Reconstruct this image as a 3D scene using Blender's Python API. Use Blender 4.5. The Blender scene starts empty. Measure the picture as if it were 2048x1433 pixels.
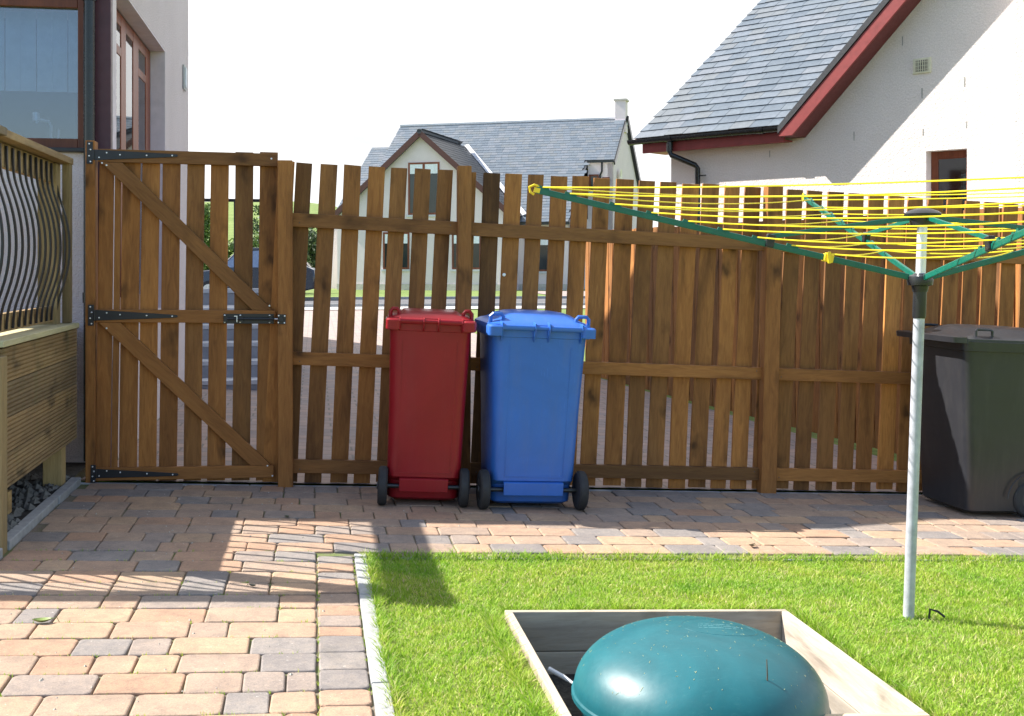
import bpy, math, random
import numpy as np
from mathutils import Vector, Matrix
random.seed(7); rng = np.random.default_rng(7)
SC = bpy.context.scene; COL = SC.collection
PI = math.pi; R = math.radians

# ------------------------------------------------------------------ camera
F = 2310.0; CAMZ = 1.217; HOR = 530.0
cam = bpy.data.cameras.new("camera"); camo = bpy.data.objects.new("camera", cam); COL.objects.link(camo)
camo.location = (0, 0, CAMZ); camo.rotation_euler = (R(90), 0, 0)
cam.sensor_width = 36; cam.lens = 36 * F / 2048; cam.shift_y = (HOR - 716.5) / 2048
cam.clip_start = .05; cam.clip_end = 3000
SC.camera = camo
# ------------------------------------------------------------------ world, sun, exposure
SUN_EL = R(43.4); TO_SUN = Vector((-.9766, .215, 0)).normalized()
w = bpy.data.worlds.new("World"); SC.world = w; w.use_nodes = True
nt = w.node_tree; N = nt.nodes; L = nt.links
for n in list(N): N.remove(n)
out = N.new('ShaderNodeOutputWorld'); bg = N.new('ShaderNodeBackground'); bg.inputs[1].default_value = .1
sky = N.new('ShaderNodeTexSky'); sky.sky_type = 'NISHITA'; sky.sun_disc = False
sky.sun_elevation = SUN_EL; sky.sun_rotation = math.atan2(TO_SUN.x, TO_SUN.y)
tc = N.new('ShaderNodeTexCoord'); sep = N.new('ShaderNodeSeparateXYZ'); L.new(tc.outputs['Generated'], sep.inputs[0])
mp = N.new('ShaderNodeMapping'); mp.inputs['Scale'].default_value = (1, 1, 2.6); L.new(tc.outputs['Generated'], mp.inputs[0])
nz = N.new('ShaderNodeTexNoise'); nz.inputs['Scale'].default_value = 2.3; nz.inputs['Detail'].default_value = 8; nz.inputs['Roughness'].default_value = .58
L.new(mp.outputs[0], nz.inputs['Vector'])
ad = N.new('ShaderNodeMath'); ad.operation = 'MULTIPLY_ADD'; ad.inputs[1].default_value = .34
L.new(sep.outputs['Y'], ad.inputs[0]); L.new(nz.outputs['Fac'], ad.inputs[2])
cr = N.new('ShaderNodeValToRGB'); cr.color_ramp.elements[0].position = .42; cr.color_ramp.elements[1].position = .62
L.new(ad.outputs[0], cr.inputs[0])
nz2 = N.new('ShaderNodeTexNoise'); nz2.inputs['Scale'].default_value = 3.1; nz2.inputs['Detail'].default_value = 6
L.new(mp.outputs[0], nz2.inputs['Vector'])
cc = N.new('ShaderNodeValToRGB'); cc.color_ramp.elements[0].color = (3.42, 3.48, 3.6, 1); cc.color_ramp.elements[1].color = (5.2, 5.2, 5.2, 1)
cc.color_ramp.elements[0].position = .3; cc.color_ramp.elements[1].position = .5
L.new(nz2.outputs['Fac'], cc.inputs[0])
mx = N.new('ShaderNodeMix'); mx.data_type = 'RGBA'
L.new(cr.outputs[0], mx.inputs['Factor']); L.new(sky.outputs[0], mx.inputs['A']); L.new(cc.outputs[0], mx.inputs['B'])
L.new(mx.outputs['Result'], bg.inputs[0]); L.new(bg.outputs[0], out.inputs[0])
sl = bpy.data.lights.new("sun", 'SUN'); sl.energy = 4.2; sl.angle = R(.5); sl.color = (1, .95, .87)
so = bpy.data.objects.new("sun", sl); COL.objects.link(so); so.location = (-20, 5, 20)
d = Vector((TO_SUN.x * math.cos(SUN_EL), TO_SUN.y * math.cos(SUN_EL), math.sin(SUN_EL)))
so.rotation_euler = d.to_track_quat('Z', 'Y').to_euler()
SC.render.engine = 'CYCLES'
SC.view_settings.view_transform = 'Standard'; SC.view_settings.look = 'None'
SC.view_settings.exposure = 1.45; SC.view_settings.gamma = 1

# ------------------------------------------------------------------ frames
PHI = R(9.7); SL = .047; SLA = math.atan(SL)
RZ = Matrix.Rotation(PHI, 4, 'Z')
def zg(p): return -SL * p
def ymat(p, q, z=None, tilt=False, rot=0.0):
    if z is None: z = zg(p)
    m = RZ @ Matrix.Translation((p, q, z))
    if tilt: m = m @ Matrix.Rotation(SLA, 4, 'Y')
    if rot: m = m @ Matrix.Rotation(rot, 4, 'Z')
    return m
def on_plane(M, u, v, y=0.0):
    """where the line of sight measured in the photo meets the local plane y"""
    Mi = M.inverted(); o = Mi @ Vector((0, 0, CAMZ))
    dd = Mi.to_3x3() @ Vector(((u - 1024) / F, 1, (HOR - v) / F))
    t = (y - o.y) / dd.y; P = o + dd * t
    return P.x, P.z

# ------------------------------------------------------------------ materials
def newmat(name):
    m = bpy.data.materials.new(name); m.use_nodes = True
    n = m.node_tree.nodes; b = n['Principled BSDF']
    return m, n, m.node_tree.links, b
def coords(n, l, scale=(1, 1, 1), rnd=True, kind='Object'):
    t = n.new('ShaderNodeTexCoord'); mp = n.new('ShaderNodeMapping'); mp.inputs['Scale'].default_value = scale
    src = t.outputs[kind]
    if rnd:
        oi = n.new('ShaderNodeObjectInfo'); mu = n.new('ShaderNodeVectorMath'); mu.operation = 'SCALE'; mu.inputs['Scale'].default_value = 37.0
        cb = n.new('ShaderNodeCombineXYZ')
        for i in range(3): l.new(oi.outputs['Random'], cb.inputs[i])
        l.new(cb.outputs[0], mu.inputs[0]); a = n.new('ShaderNodeVectorMath'); l.new(src, a.inputs[0]); l.new(mu.outputs[0], a.inputs[1]); src = a.outputs[0]
    l.new(src, mp.inputs[0]); return mp.outputs[0]
def noise(n, l, vec, scale, detail=4, rough=.55, dist=0):
    t = n.new('ShaderNodeTexNoise'); t.inputs['Scale'].default_value = scale; t.inputs['Detail'].default_value = detail
    t.inputs['Roughness'].default_value = rough; t.inputs['Distortion'].default_value = dist
    if vec is not None: l.new(vec, t.inputs['Vector'])
    return t.outputs['Fac']
def ramp(n, l, fac, stops, const=False):
    r = n.new('ShaderNodeValToRGB'); e = r.color_ramp.elements
    while len(e) > 1: e.remove(e[-1])
    e[0].position = stops[0][0]; e[0].color = (*stops[0][1], 1)
    for p, c in stops[1:]:
        x = e.new(p); x.color = (*c, 1)
    if const: r.color_ramp.interpolation = 'CONSTANT'
    l.new(fac, r.inputs[0]); return r.outputs[0]
def mix(n, l, fac, a, b, mode='MIX'):
    m = n.new('ShaderNodeMix'); m.data_type = 'RGBA'; m.blend_type = mode
    if isinstance(fac, (int, float)): m.inputs['Factor'].default_value = fac
    else: l.new(fac, m.inputs['Factor'])
    for k, v in (('A', a), ('B', b)):
        if isinstance(v, tuple): m.inputs[k].default_value = (*v, 1)
        else: l.new(v, m.inputs[k])
    return m.outputs['Result']
def bump(n, l, b, h, strength=.3, dist=.01):
    bm = n.new('ShaderNodeBump'); bm.inputs['Strength'].default_value = strength; bm.inputs['Distance'].default_value = dist
    l.new(h, bm.inputs['Height']); l.new(bm.outputs[0], b.inputs['Normal']); return bm
def island(n): return n.new('ShaderNodeNewGeometry').outputs['Random Per Island']

def wood(name, base, dark, light, axis='Z', knots=True, rough=.75, green=0.0, groove=None):
    m, n, l, b = newmat(name)
    s = {'X': (.12, 1, 1), 'Y': (1, .12, 1), 'Z': (1, 1, .12)}[axis]
    v = coords(n, l, s)
    g = noise(n, l, v, 55, 6, .6, 1.2)
    c = ramp(n, l, g, [(.25, tuple(x * .6 + y * .4 for x, y in zip(dark, base))), (.5, base), (.75, tuple(x * .6 + y * .4 for x, y in zip(light, base)))])
    g2 = noise(n, l, v, 6, 4, .6, .6)
    c = mix(n, l, .75, c, ramp(n, l, g2, [(.32, (.38, .33, .32)), (.44, (.85, .80, .78)), (.56, (1.05, 1.02, 1)), (.72, (1.42, 1.34, 1.2))]), 'MULTIPLY')
    oi = n.new('ShaderNodeObjectInfo')
    c = mix(n, l, 1.0, c, ramp(n, l, oi.outputs['Random'], [(0, (.50, .52, .56)), (.18, (.92, .92, .94)), (.4, (.74, .74, .76)), (.6, (1.28, 1.22, 1.10)), (.8, (.88, .82, .78)), (1, (1.45, 1.38, 1.2))]), 'MULTIPLY')
    if knots:
        s2 = {'X': (.55, 1, 1), 'Y': (1, .55, 1), 'Z': (1, 1, .55)}[axis]
        v2 = coords(n, l, s2)
        vo = n.new('ShaderNodeTexVoronoi'); vo.inputs['Scale'].default_value = 5.6; vo.inputs['Randomness'].default_value = 1
        # wobble
        ns = n.new('ShaderNodeTexNoise'); ns.inputs['Scale'].default_value = 14; l.new(v2, ns.inputs['Vector'])
        ma = n.new('ShaderNodeVectorMath'); ma.operation = 'MULTIPLY_ADD'; ma.inputs[1].default_value = (.11, .11, .16); l.new(ns.outputs['Color'], ma.inputs[0]); l.new(v2, ma.inputs[2])
        l.new(ma.outputs[0], vo.inputs['Vector'])
        k = ramp(n, l, vo.outputs['Distance'], [(.0, (1, 1, 1)), (.08, (.8, .8, .8)), (.15, (.45, .45, .45)), (.32, (0, 0, 0))])
        c = mix(n, l, k, c, tuple(x * .45 for x in dark))
    if green:
        gm = ramp(n, l, noise(n, l, coords(n, l, (1, 1, .4)), 5, 4), [(.55, (0, 0, 0)), (.75, (green, green, green))])
        c = mix(n, l, gm, c, (.12, .13, .05))
    l.new(c, b.inputs['Base Color']); b.inputs['Roughness'].default_value = rough; b.inputs['Specular IOR Level'].default_value = .35
    h = g
    if groove:
        t = n.new('ShaderNodeTexCoord'); sp = n.new('ShaderNodeSeparateXYZ'); l.new(t.outputs['Object'], sp.inputs[0])
        mm = n.new('ShaderNodeMath'); mm.operation = 'MULTIPLY'; mm.inputs[1].default_value = 2 * PI / groove; l.new(sp.outputs['Z'], mm.inputs[0])
        sn = n.new('ShaderNodeMath'); sn.operation = 'SINE'; l.new(mm.outputs[0], sn.inputs[0])
        a = n.new('ShaderNodeMath'); a.operation = 'MULTIPLY_ADD'; a.inputs[1].default_value = 1.2; l.new(sn.outputs[0], a.inputs[0]); l.new(g, a.inputs[2]); h = a.outputs[0]
        bump(n, l, b, h, .55, .004)
    else: bump(n, l, b, h, .5, .003)
    return m
BR = ((.300, .134, .040), (.160, .064, .018), (.42, .205, .064))
M = {}
M['picket'] = wood('brown_timber_upright', *BR, 'Z')
M['rail'] = wood('brown_timber_rail', (.270, .122, .038), (.150, .062, .019), (.35, .17, .055), 'X')
M['deckpost'] = wood('pale_timber_upright', (.33, .25, .125), (.22, .16, .075), (.42, .33, .18), 'Z', True, .8, .35)
M['deckrail'] = wood('pale_timber_rail', (.40, .29, .15), (.28, .19, .09), (.50, .39, .22), 'Y', True, .8, .4)
M['deckgrey'] = wood('weathered_deck_edge', (.34, .34, .24), (.24, .23, .15), (.42, .42, .31), 'Y', False, .8)
M['deckfascia'] = wood('grooved_timber', (.225, .165, .088), (.15, .105, .055), (.30, .225, .13), 'Y', True, .8, .3, .0182)
M['deckfloor'] = wood('deck_floor_timber', (.36, .28, .17), (.25, .18, .1), (.46, .37, .24), 'X', False, .8)
M['boxwood'] = wood('weathered_pale_timber', (.50, .44, .34), (.38, .32, .23), (.60, .54, .43), 'X', True, .85)
M['boxwoody'] = wood('weathered_sunlit_timber_long', (.60, .54, .44), (.48, .41, .31), (.68, .63, .54), 'Y', True, .85)  # side boards paler than ends: sunlight on the right board put into the colour
M['frame'] = wood('stained_window_timber', (.20, .06, .03), (.12, .035, .018), (.27, .09, .045), 'Z', False, .4)

def simple(name, col, rough=.5, metal=0.0, var=.12, scale=12, bmp=0.0, spec=.5, coat=0.0):
    m, n, l, b = newmat(name); v = coords(n, l)
    g = noise(n, l, v, scale, 5, .6)
    lo = tuple(x * (1 - var) for x in col); hi = tuple(min(1, x * (1 + var)) for x in col)
    l.new(ramp(n, l, g, [(.3, lo), (.7, hi)]), b.inputs['Base Color'])
    r = n.new('ShaderNodeMapRange'); r.inputs['From Min'].default_value = .3; r.inputs['From Max'].default_value = .7
    r.inputs['To Min'].default_value = rough * .85; r.inputs['To Max'].default_value = min(1, rough * 1.2)
    l.new(noise(n, l, v, scale * 2.7, 5, .65), r.inputs['Value']); l.new(r.outputs[0], b.inputs['Roughness'])
    b.inputs['Metallic'].default_value = metal; b.inputs['Specular IOR Level'].default_value = spec
    b.inputs['Coat Weight'].default_value = coat
    if bmp: bump(n, l, b, noise(n, l, v, scale * 6, 5, .7), bmp, .004)
    return m
def plastic(name, col, rough, dirt=.25):
    m, n, l, b = newmat(name); v = coords(n, l)
    g = noise(n, l, v, 3, 6, .65, .5)
    c = ramp(n, l, g, [(.3, tuple(x * .86 for x in col)), (.7, tuple(x * 1.1 for x in col))])
    v2 = coords(n, l, (1, 1, .18)); s = ramp(n, l, noise(n, l, v2, 16, 6, .7), [(.5, (0, 0, 0)), (.8, (dirt, dirt, dirt))])
    c = mix(n, l, s, c, (.22, .20, .17))
    sc = ramp(n, l, noise(n, l, coords(n, l, (6, 6, .4)), 30, 3, .5), [(.66, (0, 0, 0)), (.72, (.25, .25, .25))])
    c = mix(n, l, sc, c, tuple(min(1, x * 1.5 + .03) for x in col))
    l.new(c, b.inputs['Base Color'])
    r = n.new('ShaderNodeMapRange'); r.inputs['To Min'].default_value = rough - .1; r.inputs['To Max'].default_value = rough + .18
    l.new(noise(n, l, v, 22, 6, .7), r.inputs['Value']); l.new(r.outputs[0], b.inputs['Roughness'])
    bump(n, l, b, noise(n, l, v, 160, 3, .6), .12, .001)
    return m
M['red'] = plastic('dark_red_plastic', (.27, .009, .016), .30, .05)
M['red'].node_tree.nodes['Principled BSDF'].inputs['Specular IOR Level'].default_value = .35
M['blue'] = plastic('blue_plastic', (.031, .142, .52), .32, .14)
M['black'] = plastic('charcoal_plastic', (.024, .025, .030), .30, .08)
M['tyre'] = simple('black_rubber', (.022, .023, .026), .7)
M['hub'] = simple('dark_hub_plastic', (.035, .037, .04), .45)
M['axle'] = simple('dark_steel_axle', (.06, .065, .07), .35, .8)
M['black_metal'] = simple('black_painted_metal', (.012, .014, .02), .38, 0, .2)
M['screw'] = simple('zinc_screw', (.80, .82, .85), .3, .3)
M['white_tube'] = simple('white_tube', (.82, .84, .88), .4)
M['nail'] = simple('dull_nail', (.10, .09, .085), .5, .5)
M['galv'] = simple('galvanised_steel', (.44, .45, .50), .55, .3, .22, 22, .15)
M['pole_white'] = simple('pale_aluminium', (.74, .76, .80), .35, .5, .08)
M['green_metal'] = simple('green_painted_metal', (.004, .118, .082), .32, 0, .15, 30)
M['yellow'] = simple('yellow_cord', (.85, .66, .015), .45, 0, .08, 40)
M['yellow_clip'] = simple('yellow_plastic_clip', (.85, .60, .02), .35)
M['black_plastic'] = simple('black_plastic', (.018, .019, .022), .3)
M['drain_black'] = simple('black_drain_plastic', (.010, .012, .014), .25)
M['red_paint'] = simple('dark_red_paint', (.23, .035, .035), .5, 0, .15)
M['soffit'] = simple('darker_red_soffit', (.115, .022, .026), .6)  # soffit red, darker than the bargeboard face
M['verge'] = simple('shaded_verge_slate', (.03, .033, .04), .7, 0, .3, 20, .4)  # shadow of the roof edge put into the colour, darker than the slates
M['plum'] = simple('plum_paint', (.075, .022, .035), .45)
M['barge'] = simple('brown_red_paint', (.09, .03, .022), .5)
M['lead'] = simple('pale_lead_flashing', (.55, .56, .6), .6)
M['stone'] = simple('sill_stone', (.55, .50, .45), .8, 0, .15, 9, .3)
M['white_plastic'] = simple('cream_plastic', (.68, .66, .50), .4)
M['grey_plastic'] = simple('pale_grey_plastic', (.45, .48, .47), .4)
M['curtain'] = simple('pale_blind', (.80, .84, .88), .9)
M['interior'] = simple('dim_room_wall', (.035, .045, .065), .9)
M['conc'] = simple('concrete', (.34, .33, .31), .9, 0, .2, 10, .4)
M['kerbc'] = simple('pale_concrete_edging', (.33, .335, .335), .9, 0, .18, 25, .35)
M['steps'] = simple('grey_concrete_step', (.30, .32, .36), .9, 0, .15, 10, .3)
M['steptop'] = simple('pale_concrete_nosing', (.55, .58, .62), .9, 0, .1, 10, .3)

def roughcast(name, col, amp=.7, sc=210):
    m, n, l, b = newmat(name); v = coords(n, l, rnd=False)
    vo = n.new('ShaderNodeTexVoronoi'); vo.inputs['Scale'].default_value = sc * .55; l.new(v, vo.inputs['Vector'])
    g = noise(n, l, v, sc, 4, .7); big = noise(n, l, v, 1.3, 5, .6)
    c = ramp(n, l, g, [(.3, tuple(x * .78 for x in col)), (.6, col), (.8, tuple(min(1, x * 1.12) for x in col))])
    c = mix(n, l, .35, c, ramp(n, l, big, [(.3, (.82, .8, .78)), (.7, (1.05, 1.05, 1.05))]), 'MULTIPLY')
    sp = ramp(n, l, noise(n, l, v, 70, 2), [(.70, (0, 0, 0)), (.74, (.4, .4, .4))])
    c = mix(n, l, sp, c, (.28, .27, .27))
    l.new(c, b.inputs['Base Color']); b.inputs['Roughness'].default_value = .95
    a = n.new('ShaderNodeMath'); a.operation = 'SUBTRACT'; l.new(g, a.inputs[0]); l.new(vo.outputs['Distance'], a.inputs[1])
    bump(n, l, b, a.outputs[0], amp, .012); return m
M['cast_left'] = roughcast('pinkish_roughcast', (.80, .73, .745), .5)
M['cast_right'] = roughcast('cream_roughcast', (.80, .74, .71), .38, 75)
M['cast_mid'] = roughcast('cream_render', (.82, .715, .725), .3, 60)
M['jamb'] = simple('smooth_lilac_render', (.74, .68, .72), .9, 0, .08)

def slate(name, cols, use_island=True):
    m, n, l, b = newmat(name); v = coords(n, l, rnd=False)
    c = ramp(n, l, island(n), [(i / (len(cols)), k) for i, k in enumerate(cols)], True)
    c = mix(n, l, .5, c, ramp(n, l, noise(n, l, v, 14, 6, .7), [(.3, (.6, .6, .62)), (.7, (1.35, 1.33, 1.3))]), 'MULTIPLY')
    sp = ramp(n, l, noise(n, l, v, 45, 3), [(.68, (0, 0, 0)), (.73, (.5, .5, .5))])
    c = mix(n, l, sp, c, (.35, .36, .36))
    l.new(c, b.inputs['Base Color']); b.inputs['Roughness'].default_value = .42; b.inputs['Specular IOR Level'].default_value = .5
    bump(n, l, b, noise(n, l, v, 40, 6, .7), .4, .006); return m
M['slate'] = slate('blue_grey_slate', [(.105, .135, .172), (.12, .148, .185), (.092, .120, .155), (.138, .160, .192), (.112, .140, .172), (.126, .146, .168)])
M['slate_dark'] = slate('dark_slate', [(.035, .042, .055), (.05, .055, .065), (.03, .035, .045)])

def bricktex(name, c1, c2, mortar, w_, h_, ms, rot=0, off=.5, rnd=False, rough=.85, bs=.4):
    m, n, l, b = newmat(name); t = n.new('ShaderNodeTexCoord'); mp = n.new('ShaderNodeMapping'); mp.inputs['Rotation'].default_value = (0, 0, rot)
    l.new(t.outputs['UV'] if rnd else t.outputs['Object'], mp.inputs[0])
    bt = n.new('ShaderNodeTexBrick'); bt.inputs['Scale'].default_value = 1; bt.inputs['Brick Width'].default_value = w_; bt.inputs['Row Height'].default_value = h_
    bt.inputs['Mortar Size'].default_value = ms; bt.inputs['Color1'].default_value = (*c1, 1); bt.inputs['Color2'].default_value = (*c2, 1); bt.inputs['Mortar'].default_value = (*mortar, 1)
    bt.offset = off; l.new(mp.outputs[0], bt.inputs['Vector'])
    c = mix(n, l, .6, bt.outputs['Color'], ramp(n, l, noise(n, l, mp.outputs[0], 6, 6, .7), [(.3, (.7, .7, .7)), (.7, (1.25, 1.22, 1.2))]), 'MULTIPLY')
    l.new(c, b.inputs['Base Color']); b.inputs['Roughness'].default_value = rough
    iv = n.new('ShaderNodeMath'); iv.operation = 'SUBTRACT'; iv.inputs[0].default_value = 1; l.new(bt.outputs['Fac'], iv.inputs[1])
    bump(n, l, b, iv.outputs[0], bs, .01); return m
M['drive'] = bricktex('pink_block_driveway', (.38, .28, .245), (.27, .235, .235), (.20, .18, .165), .24, .163, .008)
M['stonebase'] = bricktex('pale_stone_plinth', (.42, .38, .32), (.30, .28, .25), (.2, .19, .17), .5, .15, .02, rnd=True)

# pavers
m, n, l, b = newmat('tumbled_block_paving'); v = coords(n, l, rnd=False)
c = ramp(n, l, island(n), [(0, (.390, .262, .182)), (.14, (.335, .248, .190)), (.26, (.25, .222, .205)), (.36, (.405, .28, .185)), (.52, (.36, .26, .19)), (.66, (.225, .20, .188)), (.74, (.38, .24, .16)), (.86, (.29, .235, .20))], True)
c = mix(n, l, .7, c, ramp(n, l, noise(n, l, v, 7, 5, .6, .5), [(.3, (.76, .76, .78)), (.7, (1.18, 1.16, 1.12))]), 'MULTIPLY')
c = mix(n, l, .75, c, ramp(n, l, noise(n, l, v, 190, 4, .8), [(.3, (.62, .62, .62)), (.7, (1.3, 1.3, 1.3))]), 'MULTIPLY')
c = mix(n, l, .8, c, ramp(n, l, noise(n, l, v, 26, 5, .7, 1.0), [(.34, (.78, .79, .82)), (.5, (1, 1, 1)), (.66, (1.14, 1.10, 1.04))]), 'MULTIPLY')
st_ = ramp(n, l, noise(n, l, v, 2.2, 6, .7, .8), [(.56, (0, 0, 0)), (.72, (.38, .38, .38))]); c = mix(n, l, st_, c, (.13, .12, .10))
sp = ramp(n, l, noise(n, l, v, 85, 2), [(.71, (0, 0, 0)), (.76, (.6, .6, .6))]); c = mix(n, l, sp, c, (.6, .57, .52))
l.new(c, b.inputs['Base Color']); b.inputs['Roughness'].default_value = .9
bump(n, l, b, noise(n, l, v, 120, 6, .75), .55, .004); M['paver'] = m
m, n, l, b = newmat('mossy_jointing_sand'); v = coords(n, l, rnd=False)
c = ramp(n, l, noise(n, l, v, 3.5, 6, .7), [(.47, (.17, .14, .105)), (.60, (.12, .15, .045))]); c = mix(n, l, .8, c, ramp(n, l, noise(n, l, v, 150, 3, .8), [(.3, (.5, .5, .5)), (.7, (1.5, 1.5, 1.5))]), 'MULTIPLY')
l.new(c, b.inputs['Base Color']); b.inputs['Roughness'].default_value = 1; M['sand'] = m
# soil / lawn base / terrain / grass
def groundmat(name, stops, sc=3, fine=90, bs=.6, rough=1):
    m, n, l, b = newmat(name); v = coords(n, l, rnd=False)
    c = ramp(n, l, noise(n, l, v, sc, 7, .65, .4), stops)
    c = mix(n, l, .75, c, ramp(n, l, noise(n, l, v, fine, 4, .75), [(.3, (.45, .45, .45)), (.7, (1.5, 1.5, 1.5))]), 'MULTIPLY')
    l.new(c, b.inputs['Base Color']); b.inputs['Roughness'].default_value = rough; bump(n, l, b, noise(n, l, v, fine, 5, .8), bs, .02); return m
M['lawnbase'] = groundmat('lawn_soil', [(.35, (.17, .24, .035)), (.65, (.26, .32, .07))], 3, 120)
M['terrain'] = groundmat('field_grass', [(.35, (.105, .165, .03)), (.5, (.14, .20, .042)), (.65, (.18, .24, .065))], .35, 7)
M['gravel'] = groundmat('dark_gravel', [(.4, (.035, .033, .03)), (.6, (.075, .07, .062))], 30, 70, 1)
M['asphalt'] = groundmat('road_asphalt', [(.4, (.10, .10, .11)), (.6, (.14, .14, .15))], 1, 40, .3)
M['pavement'] = groundmat('pale_pavement', [(.4, (.40, .38, .36)), (.6, (.48, .46, .44))], 1, 30, .2)
m, n, l, b = newmat('grass_blades')
v = coords(n, l, rnd=False)
c = ramp(n, l, island(n), [(0, (.20, .36, .025)), (.3, (.27, .46, .035)), (.55, (.34, .51, .05)), (.75, (.41, .55, .08)), (.88, (.52, .56, .17)), (.95, (.60, .56, .28))])
c = mix(n, l, .85, c, ramp(n, l, noise(n, l, v, 2.6, 7, .65, .6), [(.30, (.62, .84, .65)), (.48, (1, 1, 1)), (.60, (1.22, 1.04, 1.25)), (.72, (1.5, 1.1, 1.9))]), 'MULTIPLY')
l.new(c, b.inputs['Base Color']); b.inputs['Roughness'].default_value = .55; b.inputs['Specular IOR Level'].default_value = .3
tr = n.new('ShaderNodeBsdfTranslucent'); l.new(c, tr.inputs[0]); ms = n.new('ShaderNodeMixShader'); ms.inputs[0].default_value = .45
l.new(b.outputs[0], ms.inputs[1]); l.new(tr.outputs[0], ms.inputs[2]); l.new(ms.outputs[0], n['Material Output'].inputs[0]); M['grass'] = m
def leafmat(name, stops):
    m, n, l, b = newmat(name); c = ramp(n, l, island(n), stops); l.new(c, b.inputs['Base Color']); b.inputs['Roughness'].default_value = .6
    tr = n.new('ShaderNodeBsdfTranslucent'); l.new(c, tr.inputs[0]); ms = n.new('ShaderNodeMixShader'); ms.inputs[0].default_value = .3
    l.new(b.outputs[0], ms.inputs[1]); l.new(tr.outputs[0], ms.inputs[2]); l.new(ms.outputs[0], n['Material Output'].inputs[0]); return m
M['leaf'] = leafmat('bush_leaves', [(0, (.04, .09, .014)), (.5, (.08, .15, .022)), (1, (.14, .22, .04))])
M['leafd'] = leafmat('dark_tree_leaves', [(0, (.018, .04, .014)), (.5, (.035, .07, .022)), (1, (.07, .11, .035))])
M['bark'] = simple('bark', (.09, .065, .045), .9, 0, .3, 20, .6)
def glass(name, tint, refl, rough=.02):
    m, n, l, b = newmat(name); n.remove(b)
    g = n.new('ShaderNodeBsdfGlossy'); g.inputs['Roughness'].default_value = rough; t = n.new('ShaderNodeBsdfTransparent'); t.inputs[0].default_value = (*tint, 1)
    fr = n.new('ShaderNodeFresnel'); fr.inputs[0].default_value = 1.5
    a = n.new('ShaderNodeMath'); a.operation = 'ADD'; a.use_clamp = True; a.inputs[1].default_value = refl; l.new(fr.outputs[0], a.inputs[0])
    ms = n.new('ShaderNodeMixShader'); l.new(a.outputs[0], ms.inputs[0]); l.new(t.outputs[0], ms.inputs[1]); l.new(g.outputs[0], ms.inputs[2]); l.new(ms.outputs[0], n['Material Output'].inputs[0]); return m
M['glass'] = glass('window_glass', (.66, .74, .84), .12)
M['glass_dark'] = glass('dark_window_glass', (.35, .4, .42), .12, .05)
M['carpaint'] = simple('dark_blue_car_paint', (.012, .016, .03), .25, .3, .1, 5, 0, .5, 1.0)
M['alloy'] = simple('silver_alloy', (.6, .6, .62), .3, .7)
M['amber'] = simple('amber_lamp', (.8, .45, .05), .3)
M['domeg'] = None
m, n, l, b = newmat('teal_moulded_lid'); v = coords(n, l, rnd=False)
c = ramp(n, l, noise(n, l, v, 4, 6, .6, .6), [(.3, (.007, .086, .106)), (.7, (.011, .130, .158))])
s = ramp(n, l, noise(n, l, coords(n, l, (1, 5, 2), False), 30, 5, .7), [(.56, (0, 0, 0)), (.8, (.35, .35, .35))]); c = mix(n, l, s, c, (.06, .20, .22))
# lit board's reflection painted in olive towards the rim on the east side
tcx = n.new('ShaderNodeTexCoord'); sx = n.new('ShaderNodeSeparateXYZ'); l.new(tcx.outputs['Object'], sx.inputs[0])
wn = n.new('ShaderNodeMath'); wn.operation = 'MULTIPLY_ADD'; wn.inputs[1].default_value = .12; l.new(noise(n, l, v, 9, 5), wn.inputs[0]); l.new(sx.outputs['X'], wn.inputs[2])
wk = ramp(n, l, wn.outputs[0], [(.33, (0, 0, 0)), (.42, (.75, .75, .75))]); c = mix(n, l, wk, c, (.13, .15, .105))
l.new(c, b.inputs['Base Color']); r = n.new('ShaderNodeMapRange'); r.inputs['To Min'].default_value = .30; r.inputs['To Max'].default_value = .52
l.new(noise(n, l, v, 40, 6, .7), r.inputs['Value']); l.new(r.outputs[0], b.inputs['Roughness']); bump(n, l, b, noise(n, l, v, 9, 4), .1, .01); M['domeg'] = m

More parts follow.
